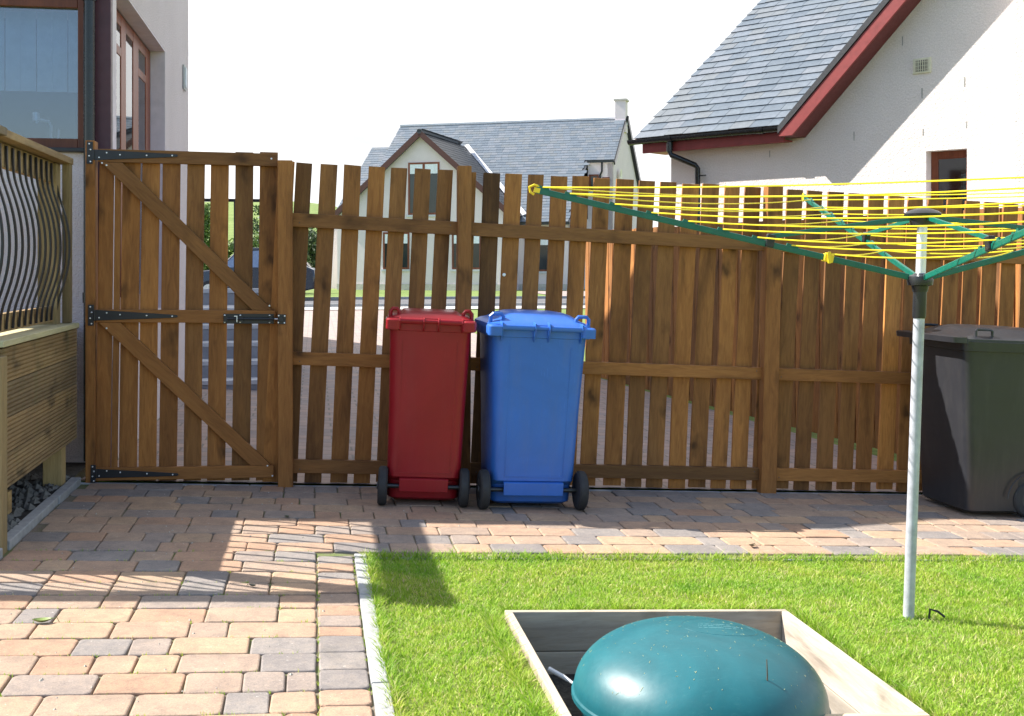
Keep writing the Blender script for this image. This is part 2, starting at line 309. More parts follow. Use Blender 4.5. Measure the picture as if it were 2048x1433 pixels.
# ------------------------------------------------------------------ mesh builder
class MB:
    def __init__(s): s.v = []; s.f = []; s.uv = None
    def add(s, vs, fs):
        o = len(s.v); s.v += [tuple(x) for x in vs]; s.f += [tuple(o + i for i in f) for f in fs]; return s
    def box(s, x0, x1, y0, y1, z0, z1):
        return s.add([(x0, y0, z0), (x1, y0, z0), (x1, y1, z0), (x0, y1, z0), (x0, y0, z1), (x1, y0, z1), (x1, y1, z1), (x0, y1, z1)],
                     [(0, 3, 2, 1), (4, 5, 6, 7), (0, 1, 5, 4), (1, 2, 6, 5), (2, 3, 7, 6), (3, 0, 4, 7)])
    def prism(s, pts, axis, a, b):
        """pts: 2-D outline (counter-clockwise), extruded along axis from a to b"""
        k = len(pts)
        def P(t, c): return {'x': (c, t[0], t[1]), 'y': (t[0], c, t[1]), 'z': (t[0], t[1], c)}[axis]
        vs = [P(t, a) for t in pts] + [P(t, b) for t in pts]
        fs = [tuple(range(k))[::-1], tuple(range(k, 2 * k))] + [(i, (i + 1) % k, k + (i + 1) % k, k + i) for i in range(k)]
        return s.add(vs, fs)
    def beam(s, a, b, w_, h_, up=(0, 0, 1)):
        a = Vector(a); b = Vector(b); dd = (b - a).normalized(); up = Vector(up); sx = dd.cross(up).normalized(); sz = sx.cross(dd).normalized()
        vs = []
        for P in (a, b):
            for i, j in ((-1, -1), (1, -1), (1, 1), (-1, 1)): vs.append(P + sx * (i * w_ / 2) + sz * (j * h_ / 2))
        return s.add(vs, [(0, 1, 2, 3), (7, 6, 5, 4), (0, 4, 5, 1), (1, 5, 6, 2), (2, 6, 7, 3), (3, 7, 4, 0)])
    def tube(s, path, r, seg=10, caps=True):
        path = [Vector(p) for p in path]; rs = r if isinstance(r, (list, tuple)) else [r] * len(path)
        o = len(s.v); u = None; rings = []
        for i, P in enumerate(path):
            t = (path[min(i + 1, len(path) - 1)] - path[max(i - 1, 0)]).normalized()
            if u is None: u = t.orthogonal().normalized()
            else: u = (u - t * u.dot(t)).normalized()
            vv = t.cross(u); rings.append([P + (u * math.cos(2 * PI * k / seg) + vv * math.sin(2 * PI * k / seg)) * rs[i] for k in range(seg)])
        vs = [p for rg in rings for p in rg]; fs = []
        for i in range(len(path) - 1):
            for k in range(seg): fs.append((i * seg + k, i * seg + (k + 1) % seg, (i + 1) * seg + (k + 1) % seg, (i + 1) * seg + k))
        if caps: fs += [tuple(range(seg))[::-1], tuple((len(path) - 1) * seg + k for k in range(seg))]
        return s.add(vs, fs)
    def lathe(s, prof, c=(0, 0, 0), axis='z', seg=32):
        vs = []; fs = []; c = Vector(c)
        for r_, h in prof:
            for k in range(seg):
                a = 2 * PI * k / seg; x, y = r_ * math.cos(a), r_ * math.sin(a)
                vs.append(c + Vector({'z': (x, y, h), 'x': (h, x, y), 'y': (y, h, x)}[axis]))
        for i in range(len(prof) - 1):
            for k in range(seg): fs.append((i * seg + k, i * seg + (k + 1) % seg, (i + 1) * seg + (k + 1) % seg, (i + 1) * seg + k))
        fs += [tuple(range(seg))[::-1], tuple((len(prof) - 1) * seg + k for k in range(seg))]
        return s.add(vs, fs)
    def loft(s, secs, seg=5):
        """secs: (z, x0, x1, y0, y1, corner radius)"""
        vs = []; k = 4 * seg
        for z, x0, x1, y0, y1, r_ in secs:
            for ci, (cx, cy, a0) in enumerate(((x1 - r_, y1 - r_, 0), (x0 + r_, y1 - r_, 90), (x0 + r_, y0 + r_, 180), (x1 - r_, y0 + r_, 270))):
                for j in range(seg):
                    a = R(a0 + 90 * j / (seg - 1)); vs.append((cx + r_ * math.cos(a), cy + r_ * math.sin(a), z))
        fs = []
        for i in range(len(secs) - 1):
            for j in range(k): fs.append((i * k + j, i * k + (j + 1) % k, (i + 1) * k + (j + 1) % k, (i + 1) * k + j))
        fs += [tuple(range(k))[::-1], tuple((len(secs) - 1) * k + j for j in range(k))]
        return s.add(vs, fs)
    def build(s, name, mat, parent=None, mat_world=None, bevel=0, smooth=False, seg=2):
        me = bpy.data.meshes.new(name); me.from_pydata(s.v, [], s.f); me.materials.append(mat); me.validate()
        ob = bpy.data.objects.new(name, me); COL.objects.link(ob)
        if parent: ob.parent = parent
        if mat_world is not None: ob.matrix_world = mat_world
        if smooth:
            for p in me.polygons: p.use_smooth = True
            me.set_sharp_from_angle(angle=R(38))
        if bevel:
            bv = ob.modifiers.new('bevel', 'BEVEL'); bv.width = bevel; bv.segments = seg; bv.limit_method = 'ANGLE'; bv.angle_limit = R(35)
        return ob
def tag(o, label, cat, group=None, kind=None):
    if label: o['label'] = label
    if cat: o['category'] = cat
    if group: o['group'] = group
    if kind: o['kind'] = kind
    return o
def thing(name, mat, label, cat, group=None):
    o = bpy.data.objects.new(name, None); o.empty_display_size = .1; COL.objects.link(o); o.matrix_world = mat
    return tag(o, label, cat, group)
def struct(o): o['kind'] = 'structure'; return o

# ------------------------------------------------------------------ terrain, roads, hills
def sstep(a, b, x): t = np.clip((x - a) / (b - a), 0, 1); return t * t * (3 - 2 * t)
def terr(p, q):
    p = np.asarray(p, float); q = np.asarray(q, float)
    wv = 1 - sstep(13, 27, q)
    z = -SL * np.clip(p, -4, 6) * wv
    X = p * math.cos(PHI) - q * math.sin(PHI); Y = p * math.sin(PHI) + q * math.cos(PHI)
    far = sstep(110, 330, Y)
    ridge = 21 - 10.5 * sstep(-.20, -.02, X / np.maximum(Y, 1)) - 9 * sstep(-.02, .6, X / np.maximum(Y, 1)) + 2.5 * np.sin(X * .02) 
    z = z + far * ridge * (1 - .0 * far)
    return z
def grid_mesh(ps, qs, zoff, name, mat, drop=None):
    P_, Q_ = np.meshgrid(ps, qs); Z = terr(P_, Q_) + zoff
    if drop is not None: Z = np.where(drop(P_, Q_), Z - .42, Z)
    vs = np.stack([P_.ravel(), Q_.ravel(), Z.ravel()], 1); a = len(ps); fs = []
    for j in range(len(qs) - 1):
        for i in range(a - 1): fs.append((j * a + i, j * a + i + 1, (j + 1) * a + i + 1, (j + 1) * a + i))
    mb = MB(); mb.v = vs.tolist(); mb.f = fs
    ob = mb.build(name, mat, mat_world=RZ); struct(ob)
    for pl in ob.data.polygons: pl.use_smooth = False
    return ob
ps = sorted(set([round(x, 2) for x in list(np.arange(-16, 20.1, 1)) + [-6.9, 8.9] + list(np.arange(-60, -16, 4)) + list(np.arange(20, 60, 4)) + list(np.linspace(-900, -60, 22)) + list(np.linspace(60, 900, 22))]))
qs = sorted(set([round(x, 2) for x in [-60, -20, -10, -4, -2.9, 0, 3, 6, 6.6, 6.75] + list(np.arange(7, 34, 1)) + list(np.arange(34, 110, 6)) + list(np.linspace(110, 420, 26)) + [600, 900]]))
grid_mesh(ps, qs, 0, 'ground', M['terrain'], lambda a, b: (a > -7) & (a < 9) & (b > -3) & (b < 6.76))
def sheet(name, rows, mat, zoff, n_=8):
    """rows: (q, p_left, p_right)"""
    mb = MB(); vs = []; rr = []
    for (q0, a0, b0), (q1, a1, b1) in zip(rows[:-1], rows[1:]):
        k = max(1, int((q1 - q0) / 1.0))
        for i in range(k): t = i / k; rr.append((q0 + (q1 - q0) * t, a0 + (a1 - a0) * t, b0 + (b1 - b0) * t))
    rr.append(rows[-1])
    for q_, a, b_ in rr:
        for i in range(n_ + 1): p_ = a + (b_ - a) * i / n_; vs.append((p_, q_, float(terr(p_, q_)) + zoff))
    fs = [(j * (n_ + 1) + i, j * (n_ + 1) + i + 1, (j + 1) * (n_ + 1) + i + 1, (j + 1) * (n_ + 1) + i) for j in range(len(rr) - 1) for i in range(n_)]
    mb.add(vs, fs); return struct(mb.build(name, mat, mat_world=RZ))
sheet('driveway', [(6.4905, -1.25, 7.5), (6.9, -1.15, 7.4), (6.95, -1.15, 4.2), (8, -1.15, 4.05), (11.0, -1.15, 3.7), (11.1, -2.2, 3.69), (13, -2.2, 3.45), (19, -3.0, 2.9), (31, -3.4, 3.0)], M['drive'], .006)
sheet('road', [(33.2, -90, 90), (40, -90, 90)], M['asphalt'], .02, 40)
sheet('pavement', [(31.0, -90, 90), (33.1, -90, 90)], M['pavement'], .024, 40)
sheet('pavement', [(40.1, -90, 90), (42.0, -90, 90)], M['pavement'], .024, 40)
mb = MB()
for q0 in (33.1, 40.0):
    mb.box(-90, 90, q0, q0 + .12, -.05, .11)
struct(mb.build('road_kerb', M['kerbc'], mat_world=RZ))

# ------------------------------------------------------------------ yard ground: paving, lawn, kerbs
def outline(w_, h_, r_):
    pts = []
    for cx, cy, a0 in ((w_ - r_, h_ - r_, 0), (r_, h_ - r_, 90), (r_, r_, 180), (w_ - r_, r_, 270)):
        for k in range(3): a = R(a0 + 45 * k); pts.append((cx + r_ * math.cos(a), cy + r_ * math.sin(a)))
    return pts
pv = MB()
def paver(p0, q0, w_, h_):
    g = .0022; w2, h2 = w_ - 2 * g, h_ - 2 * g
    if w2 < .03 or h2 < .03: return
    rr = random.uniform(.010, .020); base = [(p0 + g + x + random.gauss(0, .0013), q0 + g + y + random.gauss(0, .0013)) for x, y in outline(w2, h2, rr)]
    cx = p0 + w_ / 2; cy = q0 + h_ / 2; dz = random.gauss(0, .0012); sx, sy = random.gauss(0, .006), random.gauss(0, .006)
    vs = []; k = len(base)
    for ins, dep in ((0, -.02), (0.0, -.0045), (.0025, -.0014), (.007, 0)):
        for x, y in base:
            dx, dy = x - cx, y - cy; ln = math.hypot(dx, dy); f = (ln - ins) / ln; X, Y = cx + dx * f, cy + dy * f
            vs.append((X, Y, zg(X) + dep + dz + sx * dx + sy * dy))
    fs = [(i * k + j, i * k + (j + 1) % k, (i + 1) * k + (j + 1) % k, (i + 1) * k + j) for i in range(3) for j in range(k)]
    fs.append(tuple(3 * k + j for j in range(k))); pv.add(vs, fs)
ROW = .1628
q_ = 6.44
while q_ > -1.2:
    q0 = q_ - ROW
    pmax = 7.5 if q0 > 4.9 else .008
    x = -1.22 - random.choice((0, .08, .12))
    while x < pmax - .02:
        w_ = random.choices((.243, .163, .123), (5, 3, 2))[0]
        a, b_ = max(x, -1.222), min(x + w_, pmax)
        if pmax - b_ < .07: b_ = pmax; w_ = 9
        if b_ - a > .05: paver(a, q0, b_ - a, ROW)
        x += w_
    q_ = q0
q_ = 4.9
while q_ > -1.2:
    h_ = random.choice((.163, .123, .163, .10)); paver(.010, q_ - h_, .150, h_); q_ -= h_
struct(pv.build('block_paving', M['paver'], mat_world=RZ))
mb = MB()
def slab(mb, p0, p1, q0, q1, dz, nx=6):
    for i in range(nx):
        a = p0 + (p1 - p0) * i / nx; b_ = p0 + (p1 - p0) * (i + 1) / nx
        mb.add([(a, q0, zg(a) + dz), (b_, q0, zg(b_) + dz), (b_, q1, zg(b_) + dz), (a, q1, zg(a) + dz)], [(0, 1, 2, 3)])
slab(mb, -1.25, 7.6, 4.90, 6.4895, -.009); slab(mb, -1.25, .165, -2.9, 4.90, -.009, 2)
struct(mb.build('paving_bed', M['sand'], mat_world=RZ))
# pit hole in the lawn
PA, PB, QA, QB = .665, 1.72, 3.025, 4.05
mb = MB()
for (a, b_, c_, d_) in ((.21, 8.8, QB, 4.885), (.21, PA, QA, QB), (PB, 8.8, QA, QB), (.21, 8.8, -2.9, QA)):
    slab(mb, a, b_, c_, d_, -.008)
struct(mb.build('lawn', M['lawnbase'], mat_world=RZ))
# kerbs
def kerb(name, p0, p1, q0, q1, top, length, alongq=True):
    mb = MB(); t = q0 if alongq else p0; e = q1 if alongq else p1
    while t < e - .02:
        t2 = min(t + length, e); j = random.gauss(0, .002)
        a, b_, c_, d_ = (p0 + j, p1 + j, t + .003, t2 - .003) if alongq else (t + .003, t2 - .003, q0 + j, q1 + j)
        mb.add([(a, c_, zg(a) - .15), (b_, c_, zg(b_) - .15), (b_, d_, zg(b_) - .15), (a, d_, zg(a) - .15), (a, c_, zg(a) + top), (b_, c_, zg(b_) + top), (b_, d_, zg(b_) + top), (a, d_, zg(a) + top)],
               [(0, 3, 2, 1), (4, 5, 6, 7), (0, 1, 5, 4), (1, 2, 6, 5), (2, 3, 7, 6), (3, 0, 4, 7)]); t = t2
    return struct(mb.build(name, M['kerbc'], mat_world=RZ, bevel=.004))
kerb('kerb_edging', .164, .214, -1.2, 4.90, .012, .915)
kerb('kerb_edging', .22, 7.6, 4.872, 4.898, -.001, .915, False)
kerb('kerb_edging', -1.275, -1.226, 5.0, 6.44, .03, .915)
kerb('kerb_edging', -1.275, -1.226, 3.2, 4.89, .03, .915)
kerb('gate_threshold', -1.25, 7.5, 6.445, 6.49, -.004, .9, False)
mb = MB(); slab(mb, -6.9, -1.27, 3.2, 6.95, .02, 3); struct(mb.build('gravel_bed', M['gravel'], mat_world=RZ))
# loose stones under the deck
mb = MB()
for i in range(900):
    a = random.uniform(-1.9, -1.29); c_ = random.uniform(4.6, 6.5); s_ = random.uniform(.012, .035); z_ = zg(a) + .025
    pts = [Vector((random.gauss(0, 1), random.gauss(0, 1), random.gauss(0, .7))).normalized() * s_ * random.uniform(.6, 1) for _ in range(6)]
    mb.add([(a + s_, c_, z_), (a, c_ + s_, z_), (a - s_, c_, z_), (a, c_ - s_, z_), (a, c_, z_ + s_ * .8)], [(0, 1, 4), (1, 2, 4), (2, 3, 4), (3, 0, 4)])
tag(mb.build('gravel_stones', simple('grey_stones', (.13, .125, .115), .9, 0, .5, 30), mat_world=RZ), 'loose dark grey stones on the ground under the timber deck', 'gravel', kind='stuff')

# grit
mb = MB()
for i in range(420):
    a = random.uniform(-1.15, .15); c_ = random.uniform(3.0, 6.4)
    if i > 260: a = random.uniform(.2, 4.5); c_ = random.uniform(4.92, 6.4)
    s_ = random.uniform(.0015, .0042) * random.choice((.7, 1, 1, 1.6)); z_ = zg(a)
    mb.add([(a + s_, c_, z_), (a, c_ + s_ * .8, z_), (a - s_ * .8, c_, z_), (a, c_ - s_, z_), (a, c_, z_ + s_ * .9)], [(0, 1, 4), (1, 2, 4), (2, 3, 4), (3, 0, 4)])
tag(mb.build('loose_grit', simple('pale_grit', (.42, .38, .32), .9, 0, .6, 300), mat_world=RZ), 'specks of loose grit and crumbs scattered on the block paving', 'grit', kind='stuff')
# weeds in the joints
mb = MB()
for i in range(420):
    a = random.choice((.012, .158) + tuple(random.uniform(-1.2, 0) for _ in range(9))); k_ = random.randint(9, 22); c_ = 6.44 - k_ * ROW if a not in (.012, .158) else random.uniform(2.9, 4.9)
    for j_ in range(3):
        x = a + random.gauss(0, .003); y = c_ + random.gauss(0, .003); h_ = random.uniform(.003, .010); th = random.uniform(0, 2 * PI); dx_, dy_ = math.cos(th) * .0018, math.sin(th) * .0018
        mb.add([(x - dx_, y - dy_, zg(a) - .006), (x + dx_, y + dy_, zg(a) - .006), (x + random.gauss(0, .004), y + random.gauss(0, .004), zg(a) + h_)], [(0, 1, 2)])
tag(mb.build('joint_weeds', M['grass'], mat_world=RZ), 'tiny green weeds and moss tufts growing in the paving joints', 'weeds', kind='stuff')
# grass
def blades(n_, p0, p1, q0, q1, hmin, hmax):
    P_ = rng.uniform(p0, p1, n_); Q_ = rng.uniform(q0, q1, n_)
    keep = ~((P_ > PA - .045) & (P_ < PB + .045) & (Q_ > QA - .045) & (Q_ < QB + .045)); P_, Q_ = P_[keep], Q_[keep]
    return P_, Q_, rng.uniform(hmin, hmax, len(P_))
sets = [blades(200000, .2, 4.3, 2.85, 4.892, .008, .021), blades(42000, .2, 8.5, -1.5, 2.85, .02, .04), blades(12000, 4.3, 8.5, 2.85, 4.892, .02, .04), blades(5000, .2, 4.3, 4.86, 4.905, .02, .045), blades(3000, .205, .235, 2.8, 4.9, .02, .045)]
for (a, b_, c_, d_) in ((PA - .075, PA - .03, QA, QB), (PB + .03, PB + .075, QA, QB), (PA, PB, QB + .03, QB + .075)):
    sets.append((rng.uniform(a, b_, 2200), rng.uniform(c_, d_, 2200), rng.uniform(.02, .05, 2200)))
P_ = np.concatenate([s[0] for s in sets]); Q_ = np.concatenate([s[1] for s in sets]); H_ = np.concatenate([s[2] for s in sets])
k = len(P_); ang = rng.uniform(0, 2 * PI, k); wd = rng.uniform(.0011, .0024, k); lean = rng.uniform(.3, 1.3, k) * H_; la = rng.uniform(0, 2 * PI, k)
clump = .75 + .5 * (np.sin(P_ * 21 + np.sin(Q_ * 13) * 2) * np.sin(Q_ * 19 + np.cos(P_ * 11) * 2) * .5 + .5); H_ = H_ * clump
ux, uy = np.cos(ang) * wd, np.sin(ang) * wd; lx, ly = np.cos(la) * lean, np.sin(la) * lean; z0 = -SL * P_ - .009
V = np.empty((k, 5, 3))
V[:, 0] = np.stack([P_ - ux, Q_ - uy, z0], 1); V[:, 1] = np.stack([P_ + ux, Q_ + uy, z0], 1)
V[:, 2] = np.stack([P_ + ux * .8 + lx * .4, Q_ + uy * .8 + ly * .4, z0 + H_ * .6], 1); V[:, 3] = np.stack([P_ - ux * .8 + lx * .4, Q_ - uy * .8 + ly * .4, z0 + H_ * .6], 1)
V[:, 4] = np.stack([P_ + lx, Q_ + ly, z0 + H_], 1)
me = bpy.data.meshes.new('grass'); me.vertices.add(k * 5); me.vertices.foreach_set('co', V.ravel())
idx = np.arange(k)[:, None] * 5; lo = np.concatenate([idx + np.array([[0, 1, 2, 3]]), idx + np.array([[3, 2, 4]])], 1).ravel()
me.loops.add(len(lo)); me.loops.foreach_set('vertex_index', lo.astype(np.int32))
ls = (np.arange(k)[:, None] * 7 + np.array([[0, 4]])).ravel(); me.polygons.add(2 * k); me.polygons.foreach_set('loop_start', ls.astype(np.int32))
me.materials.append(M['grass']); me.update(); me.validate()
go = bpy.data.objects.new('grass', me); COL.objects.link(go); go.matrix_world = RZ
tag(go, 'bright green mown grass of the back garden lawn', 'grass', kind='stuff')

# ------------------------------------------------------------------ front fence
FQ = 6.5
px0 = -.105
FM = ymat(px0, FQ, tilt=True)
fence = thing('timber_fence', FM, 'tall brown timber picket fence with posts and three rails, behind the wheelie bins', 'fence')
picks = [(557, 589, 322), (593, 626, 325), (640, 674, 328), (689, 722, 330), (736, 769, 333), (782, 814, 335), (830, 862, 337), (876, 907, 339), (924, 955, 343), (968, 1001, 345), (1013, 1046, 347), (1058, 1089, 349), (1103, 1135, 352), (1146, 1178, 352), (1188, 1221, 356), (1234, 1268, 358), (1279, 1311, 361), (1321, 1354, 363), (1365, 1398, 367), (1406, 1439, 368), (1450, 1480, 371), (1490, 1521, 373), (1533, 1563, 376), (1575, 1605, 379), (1615, 1645, 381), (1658, 1689, 384), (1699, 1729, 387), (1739, 1769, 390), (1780, 1810, 392), (1819, 1848, 395), (1858, 1887, 397), (1896, 1925, 399), (1933, 1962, 402), (1971, 1999, 404), (2009, 2037, 407)]
u = 2047
for i in range(12):
    picks.append((u, u + 27.5, 409 + i * 2.4)); u += 37.6
xs_end = 0
for (u0, u1, vt) in picks:
    x0, zt = on_plane(FM, u0, vt, .0); x1, _ = on_plane(FM, u1, vt, .0)
    mb = MB(); jx = random.gauss(0, .0015); bt = abs(random.gauss(.010, .005)); rot = random.gauss(0, .0035)
    hw = (x1 - x0) / 2 + random.gauss(0, .001); th = .019
    mb.v = []; zs = [bt, bt + .45, .9, 1.35, zt]
    sec = []
    bow = random.gauss(0, .003); cup = random.gauss(0, .002)
    for zz in zs:
        t = zz / 1.8; cx = bow * math.sin(PI * t) + rot * (zz - 1.2); cy = cup * math.sin(PI * t)
        sec.append([(cx - hw, cy), (cx + hw, cy), (cx + hw, cy + th), (cx - hw, cy + th)])
    vs = [(a, b_, zz + (random.gauss(0, .0015) if zz == zt else 0)) for zz, sc_ in zip(zs, sec) for a, b_ in sc_]
    fs = [(3, 2, 1, 0), (16, 17, 18, 19)] + [(i * 4 + j, i * 4 + (j + 1) % 4, (i + 1) * 4 + (j + 1) % 4, (i + 1) * 4 + j) for i in range(4) for j in range(4)]
    mb.add(vs, fs); ob = mb.build('picket', M['picket'], fence, bevel=.002); ob.location = ((x0 + x1) / 2 + jx, .001, 0); xs_end = x1
posts = []
for (ua, ub, vt, deep, vb, lean_) in ((556, 586, 320, .10, 972, .001), (914, 941, 331, .078, 978, -.004), (1522.5, 1553, 372, .078, 990, -.024), (2100, 2128, 412, .078, 1000, -.02)):
    a, z_b = on_plane(FM, ua, vb, -deep); b_, _ = on_plane(FM, ub, vb, -deep); _, zt = on_plane(FM, (ua + ub) / 2, vt, -deep)
    posts.append(((a + b_) / 2, (b_ - a) / 2, deep, zt, -(SL + lean_), z_b))
for xc, hw_, deep, zt, rt, z_b in posts:
    mb = MB().box(-hw_, hw_, -deep, -.0015, -.05, zt); ob = mb.build('post', M['picket'], fence, bevel=.004); ob.location = (xc, 0, 0); ob.rotation_euler = (0, rt, 0)
def pcx(k_, z_): return posts[k_][0] + posts[k_][4] * z_
for k_ in range(4):
    for z0_, z1_ in ((.066, .140), (.660, .732), (1.420, 1.496)):
        zc = (z0_ + z1_) / 2; a = pcx(k_, zc) + .002; b_ = pcx(k_ + 1, zc) - .002 if k_ < 3 else xs_end + .05
        ob = MB().box(-(b_ - a) / 2, (b_ - a) / 2, -.038, -.001, z0_, z1_).build('rail', M['rail'], fence, bevel=.003); ob.location = ((a + b_) / 2, 0, 0)
        for sx_ in (-1, 1):
            nl_ = MB().lathe([(.0035, 0), (.0035, -.001), (.002, -.0016)], (0, 0, 0), 'y', 8).build('nail', M['nail'], ob); nl_.location = (sx_ * ((b_ - a) / 2 - .075), -.038, zc + sx_ * .015)
# washer on one picket
xx, zz = on_plane(FM, 1008, 550, 0); MB().lathe([(.0095, 0), (.0095, -.004), (.006, -.005)], (xx, 0, zz), 'y', 14).build('nail_cap', M['screw'], fence)

# side fence running away beyond
A = Vector((4.55, 6.62)); B = Vector((3.38, 14.2)); ln = (B - A).length; angf = math.atan2(B.y - A.y, B.x - A.x)
SM = ymat(A.x, A.y, -.21, rot=angf)
sf = thing('timber_fence', SM, 'sunlit brown boarded fence running away from the yard, seen through the right-hand picket gaps', 'fence')
npk = 62; pitch = ln / npk
for i in range(npk):
    x_ = (i + .5) * pitch; gz = .05 * (x_ / ln)
    mb = MB().box(-pitch * .43, pitch * .43, .001, .02, -.02 + gz, 1.80 + gz + random.gauss(0, .003)); ob = mb.build('picket', M['picket'], sf); ob.location = (x_, 0, 0)
for i in range(5):
    x_ = ln * i / 4; ob = MB().box(-.04, .04, -.08, -.001, -.2, 1.80).build('post', M['picket'], sf, bevel=.004); ob.location = (x_, 0, 0)
for i in range(4):
    x0, x1 = ln * i / 4 + .042, ln * (i + 1) / 4 - .042
    for z0_ in (.15, .75, 1.5):
        ob = MB().box(x0 - (x0 + x1) / 2, (x1 - x0) / 2, -.038, -.0008, z0_, z0_ + .075).build('rail', M['rail'], sf); ob.location = ((x0 + x1) / 2, 0, 0)

# ------------------------------------------------------------------ gate
GM = ymat(-1.165, FQ, .045) @ Matrix.Rotation(.012, 4, 'Y')
gate = thing('garden_gate', GM, 'brown timber picket gate with Z braces, black strap hinges and a black sliding bolt', 'gate')
def GX(u, v, y=0): return on_plane(GM, u, v, y)
for (u0, u1) in ((194, 223), (225, 237), (240.5, 276), (280, 315), (320.5, 356), (370, 405), (417, 453), (466, 502), (515, 551)):
    x0, _ = GX(u0, 700); x1, _ = GX(u1, 700)
    _, zb = GX(u0, 962); _, zt = GX(u0, 304)
    bw = random.gauss(0, .002)
    mb = MB().prism([((x0 - x1) / 2, zb), ((x1 - x0) / 2, zb), ((x1 - x0) / 2 + bw, .9), ((x1 - x0) / 2, zt), ((x0 - x1) / 2, zt), ((x0 - x1) / 2 + bw, .9)], 'y', .001, .020)
    ob = mb.build('board', M['picket'], gate, bevel=.002); ob.location = ((x0 + x1) / 2, random.uniform(0, .002), 0)
xl, _ = GX(191, 650, -.035); xr, _ = GX(551, 650, -.035)
rz = []
for (va, vb) in ((298, 324), (619.5, 645.5), (937, 962)):
    _, zt = GX(195, va, -.03); _, zb = GX(195, vb, -.03); rz.append((zb, zt))
    ob = MB().box(-(xr - xl) / 2, (xr - xl) / 2, -.032, -.001, zb, zt).build('rail', M['rail'], gate, bevel=.003); ob.location = ((xl + xr) / 2, 0, 0)
BRC = [(197, 326, 546, 618), (197, 648, 546, 936)]
bw_ = .072
mats_diag = M['rail']
for k_, (ua, va, ub, vb) in enumerate(BRC):
    zt = rz[k_][0] - .001; zb = rz[k_ + 1][1] + .001
    a = (xl + .015, zt); b_ = (xr - .015, zb)
    L_ = math.hypot(b_[0] - a[0], b_[1] - a[1]); th = math.atan2(b_[1] - a[1], b_[0] - a[0]); hx = bw_ / abs(math.sin(th))
    # outline parallelogram with horizontal cut ends
    c0, c1 = (a[0] + b_[0]) / 2, (a[1] + b_[1]) / 2
    pts = [(a[0], a[1]), (b_[0] - hx, b_[1]), (b_[0], b_[1]), (a[0] + hx, a[1])]
    ca, sa = math.cos(-th), math.sin(-th)
    loc = [((x - c0) * ca - (z - c1) * sa, (x - c0) * sa + (z - c1) * ca) for x, z in pts]
    mb = MB().prism(loc, 'y', -.030, -.0005)
    ob = mb.build('brace', mats_diag, gate, bevel=.002); ob.location = (c0, 0, c1); ob.rotation_euler = (0, -th, 0)
def screws(par, pts, y, r_=.0042):
    for x, z in pts:
        ob = MB().lathe([(r_, 0), (r_, -.0015), (r_ * .6, -.0032)], (0, 0, 0), 'y', 10).build('screw', M['screw'], par, smooth=True); ob.location = (x, y, z)
for (pu0, pu1, pv0, pv1, sv0, sv1, tu, tv) in ((173.5, 186, 284, 328, 299.5, 321, 356, 312), (176, 188, 610, 652, 620, 642, 356, 633), (181, 192, 930, 966, 938, 957, 357, 949.5)):
    hx0, hz0 = GX(pu0, pv1, -.036); hx1, hz1 = GX(pu1, pv0, -.036)
    mb = MB().box(hx0, hx1, -.041, -.036, hz0, hz1)
    sx0, sz1 = GX(190, sv0, -.036); _, sz0 = GX(190, sv1, -.036); tx, tz = GX(tu, tv, -.036)
    mb.tube([(hx1 + .004, -.041, sz0 + .002), (hx1 + .004, -.041, sz1 - .002)], .0055, 8)
    mb.prism([(sx0 - .006, sz0), (tx - .02, tz - .008), (tx - .004, tz - .006), (tx, tz), (tx - .004, tz + .006), (tx - .02, tz + .008), (sx0 - .006, sz1)], 'y', -.038, -.033)
    h = mb.build('strap_hinge', M['black_metal'], gate, bevel=.0012)
    hh = hz1 - hz0; pc = (hx0 + hx1) / 2
    screws(h, [(pc - .003, hz1 - hh * .1), (pc + .004, hz1 - hh * .36), (pc - .003, hz1 - hh * .64), (pc + .004, hz1 - hh * .9)], -.041)
    Ls = tx - sx0; mid = (sz0 + sz1) / 2
    screws(h, [(sx0 + Ls * .05, mid - .013), (sx0 + Ls * .14, mid + .013), (sx0 + Ls * .30, mid + .004), (sx0 + Ls * .62, (mid + tz) / 2 + .001), (sx0 + Ls * .93, tz)], -.038)
brs = [GX(539, 612, -.03), GX(545, 952, -.03), GX(543, 318, -.03), GX(204, 326.5, -.03), GX(213, 331, -.03), GX(213, 657, -.03), GX(535, 932, -.03)]
screws(gate, [brs[0], brs[3], brs[4], brs[5], brs[6]], -.030, .005); screws(gate, [brs[1], brs[2]], -.032, .005)
# sliding bolt
def GB(u, v): return GX(u, v, -.034)
a, zt = GB(447, 628); b_, zb = GB(549, 648); c_, _ = GB(566, 648); c0, _ = GB(554.5, 640)
mb = MB(); zm = (zt + zb) / 2
mb.box(a, b_ - .004, -.036, -.032, zb, zt)
mb.tube([(a + .02, -.047, zm), (b_, -.047, zm)], .0075, 10)
for x0_ in (a + .004, a + .085, b_ - .03): mb.box(x0_, x0_ + .02, -.049, -.036, zm - .017, zm + .017)
bo = mb.build('sliding_bolt', M['black_metal'], gate, bevel=.001)
mb = MB(); mb.tube([(b_ - .006, -.047, zm), (c_ - .01, -.047, zm)], .0045, 8); hx_, hz_ = GB(470, 632); 
mb.box(hx_ - .003, hx_ + .014, -.056, -.050, hz_ - .004, hz_ + .001); mb.box(hx_ + .0095, hx_ + .014, -.057, -.050, hz_ - .034, hz_)
mb.build('bolt_rod', M['screw'], bo)
screws(bo, [(a + .007, zt - .009), (a + .007, zb + .009), (a + .09, zt - .009), (a + .09, zb + .009), (b_ - .026, zt - .009), (b_ - .026, zb + .009)], -.037, .005)
